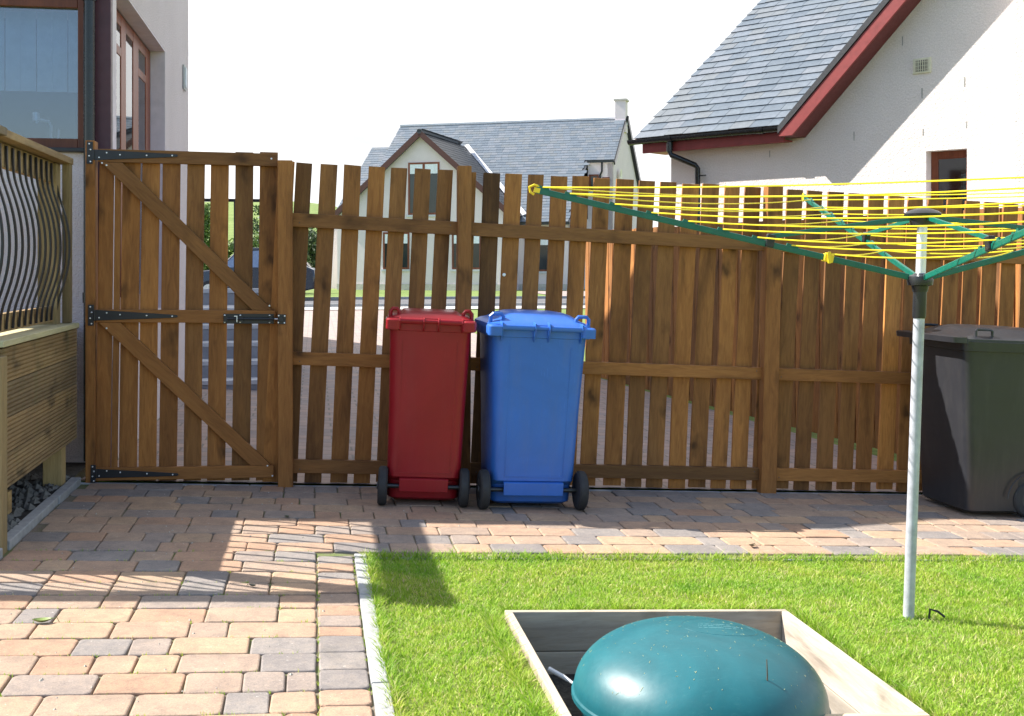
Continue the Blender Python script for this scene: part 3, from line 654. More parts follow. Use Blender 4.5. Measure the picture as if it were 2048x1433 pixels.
# keeper on the fence post
xk0, zk1 = on_plane(FM, 556, 629, -.104); xk1, zk0 = on_plane(FM, 566.5, 649, -.104)
kp = MB().box(xk0, xk1 + .012, -.106, -.1015, zk0, zk1).box(xk0 + .006, xk1 - .002, -.118, -.106, (zk0 + zk1) / 2 - .012, (zk0 + zk1) / 2 + .012).build('bolt_keeper', M['black_metal'], fence, bevel=.001)
screws(kp, [(xk0 + .004, zk1 - .008), (xk1 + .006, zk1 - .008), (xk0 + .004, zk0 + .008), (xk1 + .006, zk0 + .008)], -.1065, .0045)
# hinge post
PM = ymat(-1.19, FQ, .045)
xa, zt = on_plane(PM, 170.5, 281, -.036); xb, _ = on_plane(PM, 189.5, 281, -.036)
gp = MB().box(xa, xb, -.036, .06, -.1, zt).build('gate_post', M['picket'], mat_world=PM, bevel=.004)
tag(gp, 'brown timber hinge post between the raised deck and the gate', 'gate post')

# ------------------------------------------------------------------ deck
DM = ymat(-1.25, 4.95, 0)
deck = thing('raised_deck', DM, 'raised timber deck with grooved side boards and a railing of curved black bars', 'deck')
DL = 1.52; DT = .876; DW = 3.6
zb = .292; bh = (DT - zb) / 4
for i in range(4):
    z0_ = zb + i * bh
    ob = MB().box(-.028, 0, -DL / 2, DL / 2, .0015, bh - .0015).build('fascia_board', M['deckfascia'], deck, bevel=.003); ob.location = (0, DL / 2, z0_)
    ob = MB().box(-DW / 2, DW / 2, -.028, 0, .0015, bh - .0015).build('fascia_board', M['deckfascia'], deck, bevel=.003); ob.location = (-DW / 2 - .03, -.001, z0_)
nb = 14
for i in range(nb):
    y0 = -.01 + (DL + .43) * i / nb; yw = (DL + .43) / nb
    if i < 11: ob = MB().box(-DW / 2, DW / 2, -yw / 2 + .003, yw / 2 - .003, 0, .025)
    else: ob = MB().box(-DW / 2, DW / 2 - .02, -yw / 2 + .003, yw / 2 - .003, 0, .025)
    o2 = ob.build('floor_board', M['deckfloor'], deck, bevel=.002); o2.location = (-DW / 2 - .05, y0 + yw / 2, DT - .02)
ob = MB().box(-.16, .012, -DL / 2, DL / 2, 0, .026).build('edge_board', M['deckgrey'], deck, bevel=.003); ob.location = (0, DL / 2, DT + .006)
for (x_, y_) in ((-.075, DL - .19), (-.030, -.012), (-1.6, .045), (-3.4, .045), (-1.6, DL - .1), (-.5, DL + .2)):
    ob = MB().box(-.047, .047, -.047, .047, -.15, DT - .03).build('leg', M['deckpost'], deck, bevel=.004); ob.location = (x_, y_ if y_ != DL + .2 else DL, 0)
# joist ends / loose timber under the deck
ob = MB().box(-.9, -.1, -.03, .03, .02, .12).build('joist', M['deckrail'], deck); ob.location = (0, .55, .08)
def railing(px, py, dirx, diry, length, nbal, hw, first=.09):
    """railing along a direction from (px,py); hw = outward side"""
    ux_, uy_ = dirx, diry; ox_, oy_ = hw
    def P(t, o): return (px + ux_ * t + ox_ * o, py + uy_ * t + oy_ * o)
    def bar(name, t0, t1, o0, o1, z0_, z1_, mat):
        a = P(t0, o0); b2 = P(t1, o1); x0, x1 = sorted((a[0], b2[0])); y0, y1 = sorted((a[1], b2[1])); cx, cy = (x0 + x1) / 2, (y0 + y1) / 2
        ob = MB().box(x0 - cx, x1 - cx, y0 - cy, y1 - cy, 0, z1_ - z0_).build(name, mat, deck, bevel=.003); ob.location = (cx, cy, z0_)
    rm = M['deckrail'] if abs(diry) > .5 else M['deckfloor']
    bar('handrail', -.06, length, -.055, .078 if abs(diry) > .5 else .062, 1.748, 1.782, rm)
    bar('top_board', .0, length - .01, -.018, .012, 1.64, 1.745, rm)
    bar('bottom_board', .0, length - .01, -.018, .012, .925, 1.005, rm)
    for i in range(nbal):
        t = first + (length - .14 - first) * i / (nbal - 1)
        path = []
        for zz, oo in ((1.735, .020), (1.66, .020), (1.60, .024), (1.54, .045), (1.46, .070), (1.38, .084), (1.30, .088), (1.22, .083), (1.14, .066), (1.07, .042), (1.01, .022), (.935, .020)):
            x, y = P(t, oo); path.append((x, y, zz))
        # smooth the bow
        sm = []
        for j in range(len(path) - 1):
            a, b2 = Vector(path[j]), Vector(path[j + 1]); sm += [a, (a + b2) / 2]
        sm.append(Vector(path[-1]))
        for _ in range(2): sm = [sm[0]] + [(sm[j - 1] + sm[j] * 2 + sm[j + 1]) / 4 for j in range(1, len(sm) - 1)] + [sm[-1]]
        mb = MB(); vs = []
        for P3 in sm:
            for su, so_ in ((-1, -1), (1, -1), (1, 1), (-1, 1)): vs.append(P3 + Vector((ux_ * su * .0085 + ox_ * so_ * .0042, uy_ * su * .0085 + oy_ * so_ * .0042, 0)))
        ns_ = len(sm); mb.add(vs, [(3, 2, 1, 0), tuple(4 * (ns_ - 1) + q for q in range(4))] + [(4 * a + b_, 4 * a + (b_ + 1) % 4, 4 * a + 4 + (b_ + 1) % 4, 4 * a + 4 + b_) for a in range(ns_ - 1) for b_ in range(4)])
        mb.build('baluster', M['black_metal'], deck)
railing(-.092, -.0, 0, 1, DL - .02, 13, (1, 0), .05)
railing(-.06, .045, -1, 0, 3.4, 28, (0, -1), .12)
for (x_, y_, w_, mt, top) in ((-.112, DL - .14, .047, 'deckpost', 1.745), (-.122, .05, .047, 'deckpost', 1.745), (-3.5, .06, .047, 'deckpost', 1.745), (-1.75, .105, .047, 'deckpost', 1.745)):
    ob = MB().box(-w_, w_, -w_, w_, 0, top - DT - .008).build('rail_post', M[mt], deck, bevel=.004); ob.location = (x_, y_, DT + .006)
ob = MB().box(-.02, .02, -.03, .03, 0, .85).build('rail_post', M['deckpost'], deck, bevel=.003); ob.location = (-.04, DL - .05, DT + .034)

# ------------------------------------------------------------------ left house
HM = ymat(-1.157, 6.95, 0)
hl = thing('rendered_house', HM, 'pale roughcast house with dark red window frames, at the left behind the deck', 'house')
WD = 7.0; HT = 3.13; FL = .88
# front wall with window opening x -1.60..-.137, z 1.87..2.80 ; side wall with opening y .19..2.47, z FL..2.90
mb = MB()
mb.box(-WD, -1.85, 0, .25, -.3, HT); mb.box(-1.85, -.137, 0, .25, -.3, 1.86); mb.box(-1.85, -.137, 0, .25, 2.80, HT)
mb.box(-.30, -.001, 2.47, 4.15, -.3, HT - .11); mb.box(-.30, -.001, .19, 2.47, 2.905, HT - .11); mb.box(-.30, -.001, .252, 2.47, -.3, FL)
mb.box(-WD, -.301, 3.9, 4.149, -.3, HT + 1.2); mb.box(-WD, -WD + .25, .251, 3.89, -.3, HT)
mb.build('wall', M['cast_left'], hl)
mb = MB(); mb.box(-.137, -.0005, .0, .060, -.3, HT - .01); mb.build('corner_panel', M['plum'], hl)
mb = MB(); mb.box(-.12, .0, .0605, .189, -.3, HT - .02); mb.build('corner_pier', M['jamb'], hl)
mb = MB(); mb.box(-.112, -.0015, 2.455, 2.469, FL, 2.9); mb.box(-.112, -.0015, .19, 2.454, 2.89, 2.904); mb.build('reveal', M['jamb'], hl)
# side window
fr = MB()
yy = [.19, .34, 1.02 + .05, 1.02 + .25, 1.02 + .57, 1.02 + .82, 1.02 + 1.2, 2.45]
for y0, y1 in ((.19, .34), (1.07, 1.27), (1.59, 1.84), (2.22, 2.452)):
    fr.box(-.150, -.112, y0, y1, FL, 2.885)
for y0, y1 in ((.34, 1.07), (1.27, 1.59), (1.84, 2.22)):
    fr.box(-.148, -.114, y0, y1, FL, FL + .12); fr.box(-.148, -.114, y0, y1, 2.80, 2.884)
    if y0 != 1.27: fr.box(-.148, -.112, y0 + .001, y1 - .001, 2.60, 2.66)
wf = fr.build('window', M['frame'], hl, bevel=.004)
g = MB()
for y0, y1 in ((.34, 1.07), (1.27, 1.59), (1.84, 2.22)): g.box(-.120, -.117, y0, y1, FL + .12, 2.80)
g.build('pane', M['glass'], wf)
mb = MB()
for i in range(22): y0 = .36 + i * .088; mb.box(-.24, -.232, y0, y0 + .07, FL + .05, 2.8)
mb.build('vertical_blind', M['curtain'], wf)
# front window
fr = MB(); fr.box(-.192, -.138, .05, .13, 1.885, 2.80); fr.box(-1.85, -1.79, .05, .13, 1.885, 2.80); fr.box(-1.79, -.192, .05, .13, 1.885, 1.945); fr.box(-1.79, -.192, .05, .13, 2.70, 2.80); fr.box(-1.0, -.94, .05, .13, 1.945, 2.70)
wf = fr.build('window', M['frame'], hl, bevel=.004)
MB().box(-1.79, -1.0, .08, .086, 1.945, 2.70).box(-.94, -.192, .08, .086, 1.945, 2.70).build('pane', M['glass'], wf)
MB().box(-1.86, -.139, -.04, .20, 1.862, 1.885).build('sill', M['black_metal'], wf, bevel=.003)
mb = MB()
for i in range(18): x0 = -1.78 + i * .088; mb.box(x0, x0 + .084, .24 + .012 * (i % 2), .244 + .012 * (i % 2), 2.24, 2.71)
mb.build('vertical_blind', M['curtain'], wf)
# kitchen tap behind the glass
mb = MB(); mb.tube([(-.40, .34, 1.93), (-.40, .34, 2.05), (-.41, .33, 2.075), (-.47, .31, 2.085), (-.475, .31, 2.06)], .008, 8); mb.tube([(-.36, .34, 1.93), (-.355, .34, 2.03)], .006, 8); mb.lathe([(.02, 0), (.02, .05)], (-.49, .36, 2.08), 'z', 12)
mb.build('kitchen_tap', M['screw'], wf, smooth=True)
MB().box(-1.8, -.2, .26, .9, 1.86, 1.90).build('worktop', M['curtain'], wf)
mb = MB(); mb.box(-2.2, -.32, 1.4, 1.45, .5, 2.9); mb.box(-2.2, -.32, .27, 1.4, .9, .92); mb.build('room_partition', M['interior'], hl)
# roof: steep slope up from the front eave, ridge at y=3.4
rf = MB(); r0 = (-.02, HT); 
rf.prism([(-.10, HT - .02), (3.65, HT + 4.85), (4.10, HT + 4.4), (4.10, HT + 4.58), (3.65, HT + 5.06), (-.10, HT + .14)], 'x', -WD - .3, .42)
rf.build('roof', M['slate'], hl)
# gable infill on the side
MB().prism([(0.19, HT - .11), (4.15, HT - .11), (4.15, HT + 4.2), (3.65, HT + 4.7), (.19, HT + .12)], 'x', -.30, -.001).build('gable', M['cast_left'], hl)
MB().box(-WD, .35, -.11, -.005, HT - .16, HT - .03).build('gutter', M['drain_black'], hl, bevel=.02)
mb = MB(); mb.tube([(-.108, -.055, .1), (-.108, -.055, HT - .1)], .032, 14)
for z_ in (2.72, 1.0): mb.tube([(-.108, -.055, z_), (-.108, -.055, z_ + .06)], .038, 14)
mb.build('downpipe', M['drain_black'], hl, smooth=True)
mb = MB(); mb.box(0.0, .018, 3.66, 3.83, 2.78, 3.0); wl = mb.build('outdoor_light', M['grey_plastic'], hl, bevel=.008); MB().box(.018, .028, 3.685, 3.805, 2.80, 2.98).build('lens', M['curtain'], wl, bevel=.006)
# rear wing, taller, hidden behind the front block but shading the drive
MB().prism([(4.16, -.3), (13.2, -.3), (13.2, 1.9), (6.05, 8.5), (4.16, 7.9)], 'x', -WD, -1.05).build('rear_wing_wall', M['cast_left'], hl)
MB().prism([(4.12, 7.92), (6.05, 8.56), (13.5, 1.68), (13.5, 1.84), (6.05, 8.74), (4.12, 8.08)], 'x', -WD - .3, -.85).build('rear_wing_roof', M['slate'], hl)

# ------------------------------------------------------------------ wheelie bins
def wheel(par, x, y, r_, w_, side):
    prof = [(r_ * .55, -w_ / 2), (r_ * .9, -w_ / 2), (r_, -w_ / 2 + .008), (r_ + .002, 0), (r_, w_ / 2 - .008), (r_ * .9, w_ / 2), (r_ * .55, w_ / 2)]
    t = MB().lathe(prof, (0, 0, 0), 'x', 36).build('wheel', M['tyre'], par, smooth=True); t.location = (x, y, r_)
    mb = MB().lathe([(r_ * .56, -w_ / 2 - .001), (r_ * .5, -w_ / 2 + .006), (.02, -w_ / 2 + .004), (.018, -w_ / 2 - .006), (.0, -w_ / 2 - .006)], (0, 0, 0), 'x', 28) if side < 0 else MB().lathe([(r_ * .56, w_ / 2 + .001), (r_ * .5, w_ / 2 - .006), (.02, w_ / 2 - .004), (.018, w_ / 2 + .006), (.0, w_ / 2 + .006)], (0, 0, 0), 'x', 28)
    sx_ = side * (w_ / 2 - .002)
    for k_ in range(8):
        a = 2 * PI * k_ / 8; mb.beam((sx_, math.cos(a) * .02, math.sin(a) * .02), (sx_, math.cos(a) * r_ * .52, math.sin(a) * r_ * .52), .006, .006, (1, 0, 0))
    mb.build('wheel_rim', M['hub'], t)
def bin_(name, Mx, mat, label, Wt, Wb, D, H, wr, wout, style, lidw, wy=.055):
    t = thing(name, Mx, label, 'bin', 'wheelie bins'); ht, hb = Wt / 2, Wb / 2
    secs = [(.022, -hb + .02, hb - .02, .10, D - .10, .05), (.035, -hb, hb, .085, D - .085, .05), (.125, -hb - .002, hb + .002, .075, D - .08, .045), (.150, -hb - .004, hb + .004, .035, D - .078, .045),
            (.50, -(hb * .5 + ht * .5), (hb * .5 + ht * .5), .018, D - .045, .05), (H - .10, -ht, ht, .006, D - .012, .055), (H - .055, -ht - .003, ht + .003, .004, D - .008, .055),
            (H - .052, -ht - .022, ht + .022, -.002, D + .008, .055), (H - .002, -ht - .026, ht + .026, -.004, D + .012, .055), (H, -ht - .020, ht + .020, 0, D + .005, .05)]
    body = MB().loft(secs, 6).build('body', mat, t, smooth=True)
    # recessed panel lines on the back face
    def yb(z): return .035 + (.006 - .035) * (z - .15) / (H - .25)
    mb = MB(); pw = hb * .72
    for s_ in (-1, 1):
        mb.beam((s_ * pw, yb(.17) - .001, .17), (s_ * pw * 1.06, yb(H - .12) - .001, H - .10), .004, .004, (0, 1, 0))
    mb.beam((-pw, yb(.17) - .001, .17), (pw, yb(.17) - .001, .17), .004, .004)
    mb.build('panel_seam', mat, t)
    # axle flap
    fw = hb * (.74 if style == 'blue' else .68)
    MB().prism([(.040, .146), (.016, .142), (.020, .076), (.026, .074), (.030, .12), (.045, .135)], 'x', -fw, fw).build('axle_cover', mat, t, bevel=.003)
    MB().tube([(-wout + .02, wy, wr), (wout - .02, wy, wr)], .0115, 12).build('axle', M['axle'], t, smooth=True)
    wheel(t, -wout + .026, wy, wr, .048, -1); wheel(t, wout - .026, wy, wr, .048, 1)
    # lid
    hl_ = lidw / 2
    ls = [(H + .002, -hl_ + .012, hl_ - .012, .015, D + .035, .06), (H - .012, -hl_ + .004, hl_ - .004, .012, D + .045, .06), (H + .012, -hl_ + .004, hl_ - .004, .012, D + .045, .06),
          (H + .028, -hl_ + .03, hl_ - .03, .03, D + .01, .06)]
    if style == 'blue' or style == 'black': ls += [(H + .036, -hl_ + .055, hl_ - .055, .05, D - .04, .05), (H + .064, -hl_ + .10, hl_ - .10, .085, D - .10, .05), (H + .076, -hl_ + .135, hl_ - .135, .12, D - .15, .05), (H + .080, -hl_ + .17, hl_ - .17, .15, D - .19, .04)]
    else: ls += [(H + .034, -hl_ + .075, hl_ - .075, .04, D - .03, .04), (H + .046, -hl_ + .085, hl_ - .085, .07, D - .06, .04), (H + .050, -hl_ + .095, hl_ - .095, .11, D - .1, .04)]
    lid = MB().loft(ls, 6).build('lid', mat, t, smooth=True)
    # hinge bar, handles, fins
    mb = MB(); ye = -.026; ze = H - .002
    mb.tube([(-hl_ + .07, ye, ze), (-.045, ye, ze)], .0155, 12); mb.tube([(.045, ye, ze), (hl_ - .07, ye, ze)], .0155, 12)
    mb.tube([(-.045, ye + .004, ze), (.045, ye + .004, ze)], .011, 12)
    mb.build('handle', mat, t, smooth=True)
    mb = MB()
    for x_ in (-hl_ + .068, -.038, .038, hl_ - .068):
        zt_ = H + .028 if style != 'red' else H + .016; zl = H - (.075 if style != 'red' else .055)
        MB().prism([(.03, zl + .01), (-.002, zl), (-.03, H - .035), (-.046, H - .004), (-.038, zt_ - .006), (-.015, zt_), (.04, zt_)], 'x', x_ - .004, x_ + .004).build('hinge_fin', mat, t, bevel=.0015)
    mb = MB()
    for s_ in (-1, 1):
        a, b2 = sorted((s_ * (hl_ - .072), s_ * (hl_ + .003))); MB().loft([(H - .045, a, b2, -.045, .07, .02), (H + .0, a, b2, -.048, .08, .022), (H + .008, a + .006, b2 - .006, -.04, .07, .02)], 5).build('corner_lug', mat, t, smooth=True)
    mb = MB()
    for s_ in (-1, 1):
        x0 = s_ * (hl_ - .018); x1 = s_ * (hl_ - (.085 if style != 'red' else .062)); zt_ = H + (.062 if style != 'red' else .056)
        MB().tube([(x0, .06, H + .0), (x0, .055, zt_ - .014), (x0 - s_ * .012, .055, zt_), (x1 + s_ * .012, .055, zt_), (x1, .055, zt_ - .014), (x1, .06, H + .02)], [.011, .010, .010, .010, .010, .011], 8).build('lid_grip', mat, t, smooth=True)
    return t
def bin_at(p, q, rot): return ymat(p, q, tilt=True, rot=rot)
bin_('wheelie_bin', bin_at(.545, 5.90, R(-4)), M['red'], 'narrow dark red wheelie bin with its back to us, left of the blue one', .415, .370, .50, .955, .098, .235, 'red', .455)
bin_('wheelie_bin', bin_at(1.110, 5.84, R(.5)), M['blue'], 'bright blue wheelie bin with its back to us, right of the red one', .492, .425, .54, .945, .1, .283, 'blue', .556)
bm = bin_('wheelie_bin', bin_at(4.045, 6.075, R(92)), M['black'], 'large charcoal wheelie bin turned side-on at the right end of the fence', .56, .49, .615, .965, .1, .262, 'black', .60, .155)
for sx_ in (-1, 1):
    gx = sx_ * .262
    MB().tube([(gx, .44, .975), (gx, .44, 1.022), (gx * .985, .45, 1.03), (gx * .985, .53, 1.03), (gx, .54, 1.022), (gx, .54, .975)], .008, 8).build('lid_grip', M['black'], bm, smooth=True)
MB().loft([(.955, -.30, .30, .60, .70, .03), (.985, -.30, .30, .60, .705, .03), (.99, -.29, .29, .60, .695, .03)], 5).build('lid_lip', M['black'], bm, smooth=True)
# wheel arch line on the black bin's side is part of its body mould
mb = MB(); pts = [(-.256 - .012, .155 + .15 * math.cos(a), .1 + .15 * math.sin(a)) for a in np.linspace(0.05, PI * .9, 16)]
mb.tube(pts, .004, 6); mb.build('wheel_arch', M['black'], bm, smooth=True)
MB().loft([(.03, -.2475, -.2, .07, .25, .01), (.21, -.2515, -.2, .08, .24, .01)], 3).build('wheel_recess', M['tyre'], bm)

# ------------------------------------------------------------------ rotary clothes dryer
RM = ymat(2.20, 4.03) @ Matrix.Rotation(R(1.7), 4, 'Y') 
base = RM.translation.copy()
dr = thing('rotary_clothes_dryer', Matrix.Translation(base), 'open rotary clothes dryer with green arms and yellow lines on a galvanised pole', 'clothes dryer')
hubc = Vector((.045, .0, CAMZ - .056 - base.z)); topc = Vector((.055, .0, CAMZ + .188 - base.z))
up = (topc - Vector((0, 0, 0))).normalized()
MB().tube([Vector((0, 0, -.05)), up * (hubc.length - .13)], .0205, 20).build('pole', M['galv'], dr, smooth=True)
MB().tube([up * (hubc.length - .145), up * (hubc.length - .135), up * (hubc.length - .02)], [.023, .025, .025], 20).build('sleeve', M['black_plastic'], dr, smooth=True)
MB().tube([up * (hubc.length - .02), up * (topc.length - .01)], .0185, 20).build('upper_pole', M['pole_white'], dr, smooth=True)
hubL = MB().lathe([(.028, -.045), (.032, -.024), (.046, -.020), (.049, .0), (.046, .013), (.03, .018), (.022, .024)], hubc, 'z', 28).build('lower_hub', M['black_plastic'], dr, smooth=True)
hubT = MB().lathe([(.024, -.045), (.046, -.04), (.050, -.01), (.066, -.004), (.068, .004), (.055, .014), (.03, .022), (.014, .026), (.010, .032)], topc, 'z', 28).build('upper_hub', M['black_plastic'], dr, smooth=True)
t0 = CAMZ - base.z
hw = hubc + base   # world
def tipw(dx, dy, z): return Vector((dx, dy, 0)) + Vector((hubc.x, hubc.y, t0 + z))
tips = [tipw(-1.445, -.07, .276), tipw(-.075, 1.43, .335), tipw(1.43, .075, .316), tipw(.075, -1.43, .225)]
fr_ = [.985, .915, .80, .705, .61, .52, .43, .34, .25]
for i, T_ in enumerate(tips):
    dd = (T_ - hubc); n_ = dd.normalized(); a = hubc + n_ * .045
    arm = MB().beam(a, T_, .011, .023).build('arm', M['green_metal'], dr, bevel=.003)
    mb = MB(); lo_ = Vector((0, 0, -.013))
    for f in fr_[:-1]:
        P = hubc + dd * f; mb = MB(); mb.prism([(-.022, .004), (.022, .004), (.014, .022), (-.03, .016)], 'y', -.004, .004)
        # move last prism to the arm
        k8 = len(mb.v) - 8
        for j in range(k8, len(mb.v)):
            x, y, z = mb.v[j]; mb.v[j] = tuple(P + n_ * x + Vector((-n_.y, n_.x, 0)) * y + Vector((0, 0, z)))
        mb.build('line_notch', M['green_metal'], arm)
    # yellow end clip
    mb = MB(); P = T_ + n_ * .008
    mb.tube([P + Vector((0, 0, -.018)), P + n_ * .014 + Vector((0, 0, -.012)), P + n_ * .018 + Vector((0, 0, .006)), P + Vector((0, 0, .018)), P - n_ * .02 + Vector((0, 0, .016))], .0048, 8)
    mb.beam(P - n_ * .022, P, .013, .018); mb.build('end_clip', M['yellow_clip'], arm, smooth=False)
    K = hubc + dd * .395 + Vector((0, 0, .012))
    MB().beam(topc + n_ * .04 + Vector((0, 0, -.02)), K + Vector((0, 0, .018)), .008, .018).build('strut', M['green_metal'], dr, bevel=.002)
    MB().beam(K - n_ * .016 + Vector((0, 0, .002)), K + n_ * .016 + Vector((0, 0, .002)), .026, .05).build('bracket', M['black_plastic'], dr, bevel=.004)
for f in fr_:
    mb = MB(); prev = None
    for i in range(4):
        A_ = hubc + (tips[i] - hubc) * f + Vector((0, 0, .016)); B_ = hubc + (tips[(i + 1) % 4] - hubc) * f + Vector((0, 0, .016))
        sag = .010 + .022 * f * random.uniform(.2, 1)
        MB().tube([A_ + (B_ - A_) * t - Vector((0, 0, sag * 4 * t * (1 - t))) for t in np.linspace(0, 1, 9)], .0026, 6).build('washing_line', M['yellow'], dr, smooth=True)
# cleat on the left arm
P = hubc + (tips[0] - hubc) * .243; n_ = (tips[0] - hubc).normalized()
MB().beam(P - n_ * .018, P + n_ * .018, .03, .03).beam(P + Vector((0, -.018, -.02)), P + Vector((0, -.018, .024)), .012, .012, (1, 0, 0)).build('line_cleat', M['yellow_clip'], dr, bevel=.003)
# small peg by the pole
tag(MB().tube([(0, 0, 0), (.004, 0, .035), (.03, -.01, .028), (.055, -.015, .008)], .0045, 8).build('ground_peg', M['black_metal'], mat_world=ymat(2.265, 3.995), smooth=True), 'small dark bent peg in the grass by the dryer pole', 'peg')

# ------------------------------------------------------------------ sunken box with tank lid
BMx = RZ
bx = thing('timber_surround', ymat(PA, QA), 'pale timber box frame sunk in the lawn around the teal lid', 'frame')
T_ = .026
def zl(p): return zg(p) - zg(PA)
Wb_, Db_ = PB - PA, QB - QA
def board(name, x0, x1, y0, y1, z0_, z1_, mat):
    ob = MB().add([(x, y, z + zl(PA + x)) for x, y, z in ((x0, y0, z0_), (x1, y0, z0_), (x1, y1, z0_), (x0, y1, z0_), (x0, y0, z1_), (x1, y0, z1_), (x1, y1, z1_), (x0, y1, z1_))],
                  [(0, 3, 2, 1), (4, 5, 6, 7), (0, 1, 5, 4), (1, 2, 6, 5), (2, 3, 7, 6), (3, 0, 4, 7)]).build(name, mat, bx, bevel=.003)
for z0_, z1_ in ((-.118, .022), (-.258, -.121)):
    board('board', 0, Wb_, Db_ - T_, Db_, z0_, z1_, M['boxwood']); board('board', 0, Wb_, 0, T_, z0_, z1_, M['boxwood'])
    board('board', 0, T_, T_ + .001, Db_ - T_ - .001, z0_, z1_, M['boxwoody']); board('board', Wb_ - T_, Wb_, T_ + .001, Db_ - T_ - .001, z0_, z1_, M['boxwoody'])
mb = MB(); slab(mb, PA - .05, PB + .05, QA - .05, QB + .05, -.20, 2); struct(mb.build('gravel_bed', M['gravel'], mat_world=RZ))
# dome
DX, DY = 1.122, 3.275
dm = thing('tank_lid', ymat(DX, DY, tilt=True), 'large round teal plastic tank lid bulging out of the timber box in the lawn', 'tank lid')
A_, C_ = .372, .196; prof = [(A_ - .05, -.20), (A_ - .02, -.04), (A_ - .004, -.022), (A_ + .006, -.020), (A_ + .006, -.008), (A_, -.004)]
for k_ in range(1, 30):
    a = PI / 2 * k_ / 30; prof.append((A_ * math.cos(a) ** .86, C_ * math.sin(a)))
prof.append((.0005, C_))
MB().lathe(prof, (0, 0, 0), 'z', 72).build('lid_shell', M['domeg'], dm, smooth=True)
def dome_z(x, y):
    r_ = min(math.hypot(x, y) / A_, .999); c_ = r_ ** (1 / .86); return C_ * math.sqrt(max(0, 1 - c_ * c_))
# moulded ring and rows of tiny worn lettering (unreadable)
mb = MB()
mb.tube([(.06 + .115 * math.cos(a), .02 + .085 * math.sin(a), dome_z(.06 + .115 * math.cos(a), .02 + .085 * math.sin(a)) - .0005) for a in np.linspace(0, 2 * PI, 60)], .0013, 5)
mb.build('moulded_ring', M['domeg'], dm, smooth=True)
mb = MB()
for row, (yy_, x0, x1) in enumerate(((.035, .0, .10), (.018, -.015, .12), (.0, -.01, .13))):
    x = x0
    while x < x1:
        w_ = random.uniform(.0012, .003)
        if random.random() < .72:
            z_ = dome_z(x, yy_); mb.box(x, x + w_, yy_ - .0018, yy_ + .0018, z_ - .002, z_ + .0006)
        x += w_ + .0018
mb.build('moulded_lettering', simple('worn_pale_moulding', (.12, .27, .29), .5), dm)
mb = MB()
for i in range(170):
    a = random.uniform(0, 2 * PI); r_ = A_ * math.sqrt(random.random()) * .97; x, y = r_ * math.cos(a), r_ * math.sin(a); z_ = dome_z(x, y); th = random.uniform(0, PI); l_ = random.uniform(.002, .010) * random.choice((.5, .7, 1))
    x2, y2 = x + math.cos(th) * l_, y + math.sin(th) * l_
    if math.hypot(x2, y2) < A_ * .97: mb.beam((x, y, z_ + .0006), (x2, y2, dome_z(x2, y2) + .0008), .0008, .0005)
tag(mb.build('grass_clippings', simple('dry_clippings', (.42, .42, .22), .8, 0, .4, 60), mat_world=ymat(DX, DY, tilt=True)), 'dry grass clippings and specks scattered over the teal lid', 'clippings', kind='stuff')
tag(MB().tube([(0, 0, 0), (.004, .004, .045), (.003, .006, .09)], [.003, .002, .0013], 7).build('twig', M['bark'], mat_world=ymat(DX + .1, DY - .27, zg(DX + .1) + .10)), 'short brown twig sticking up at the near side of the teal lid', 'twig')
tag(MB().tube([(0, 0, 0), (-.03, .03, .02), (-.06, .06, .035), (-.10, .10, .05)], [.003, .004, .0075, .008], 8).build('cable_tie', M['white_tube'], mat_world=ymat(PA + .20, QB - .40, zg(PA) - .14), smooth=True), 'thin white plastic tube lying in the pit left of the teal lid', 'tube')

# fallen leaves
def leaf(p, q, s_, rot, col, label):
    mb = MB(); pts = []
    for i in range(9):
        t = i / 8; w_ = math.sin(PI * t) ** .8 * .32 * s_
        pts.append(((t - .5) * s_, w_, .006 + .35 * s_ * (t - .5) ** 2 * 2 + abs(w_) * .4)); pts.append(((t - .5) * s_, 0, .004 + .35 * s_ * (t - .5) ** 2 * 2)); pts.append(((t - .5) * s_, -w_, .006 + .35 * s_ * (t - .5) ** 2 * 2 + abs(w_) * .5))
    fs = []
    for i in range(8):
        o_ = i * 3; fs += [(o_, o_ + 1, o_ + 4, o_ + 3), (o_ + 1, o_ + 2, o_ + 5, o_ + 4)]
    mb.add(pts, fs); mb.tube([(s_ * .5, 0, .2 * s_), (s_ * .7, .02 * s_, .3 * s_), (s_ * .85, -.1 * s_, .05 * s_)], .0012, 5)
    tag(mb.build('fallen_leaf', simple('leaf_' + 'brown' if col[0] > col[1] else 'leaf_green', col, .6, 0, .3, 50), mat_world=ymat(p, q, tilt=True, rot=rot)), label, 'leaf', 'fallen leaves')
leaf(-.88, 3.99, .062, .2, (.20, .26, .07), 'pale green curled leaf on the sunlit paving at the lower left')
leaf(2.0, 5.09, .05, .9, (.12, .08, .04), 'dark curled leaf on the paved path above the middle of the lawn')
leaf(-.13, 5.62, .035, 2.0, (.10, .10, .06), 'tiny dark leaf on the shaded paving before the red bin')
leaf(-.23, 4.42, .03, 2.6, (.10, .09, .06), 'tiny dark leaf in the striped shadow on the paving')
leaf(-1.13, 4.30, .03, 1.0, (.12, .06, .04), 'tiny brown leaf at the dark end of the striped shadow')
leaf(.175, 4.83, .05, .3, (.10, .16, .03), 'small green leaf at the corner where the kerb meets the path')

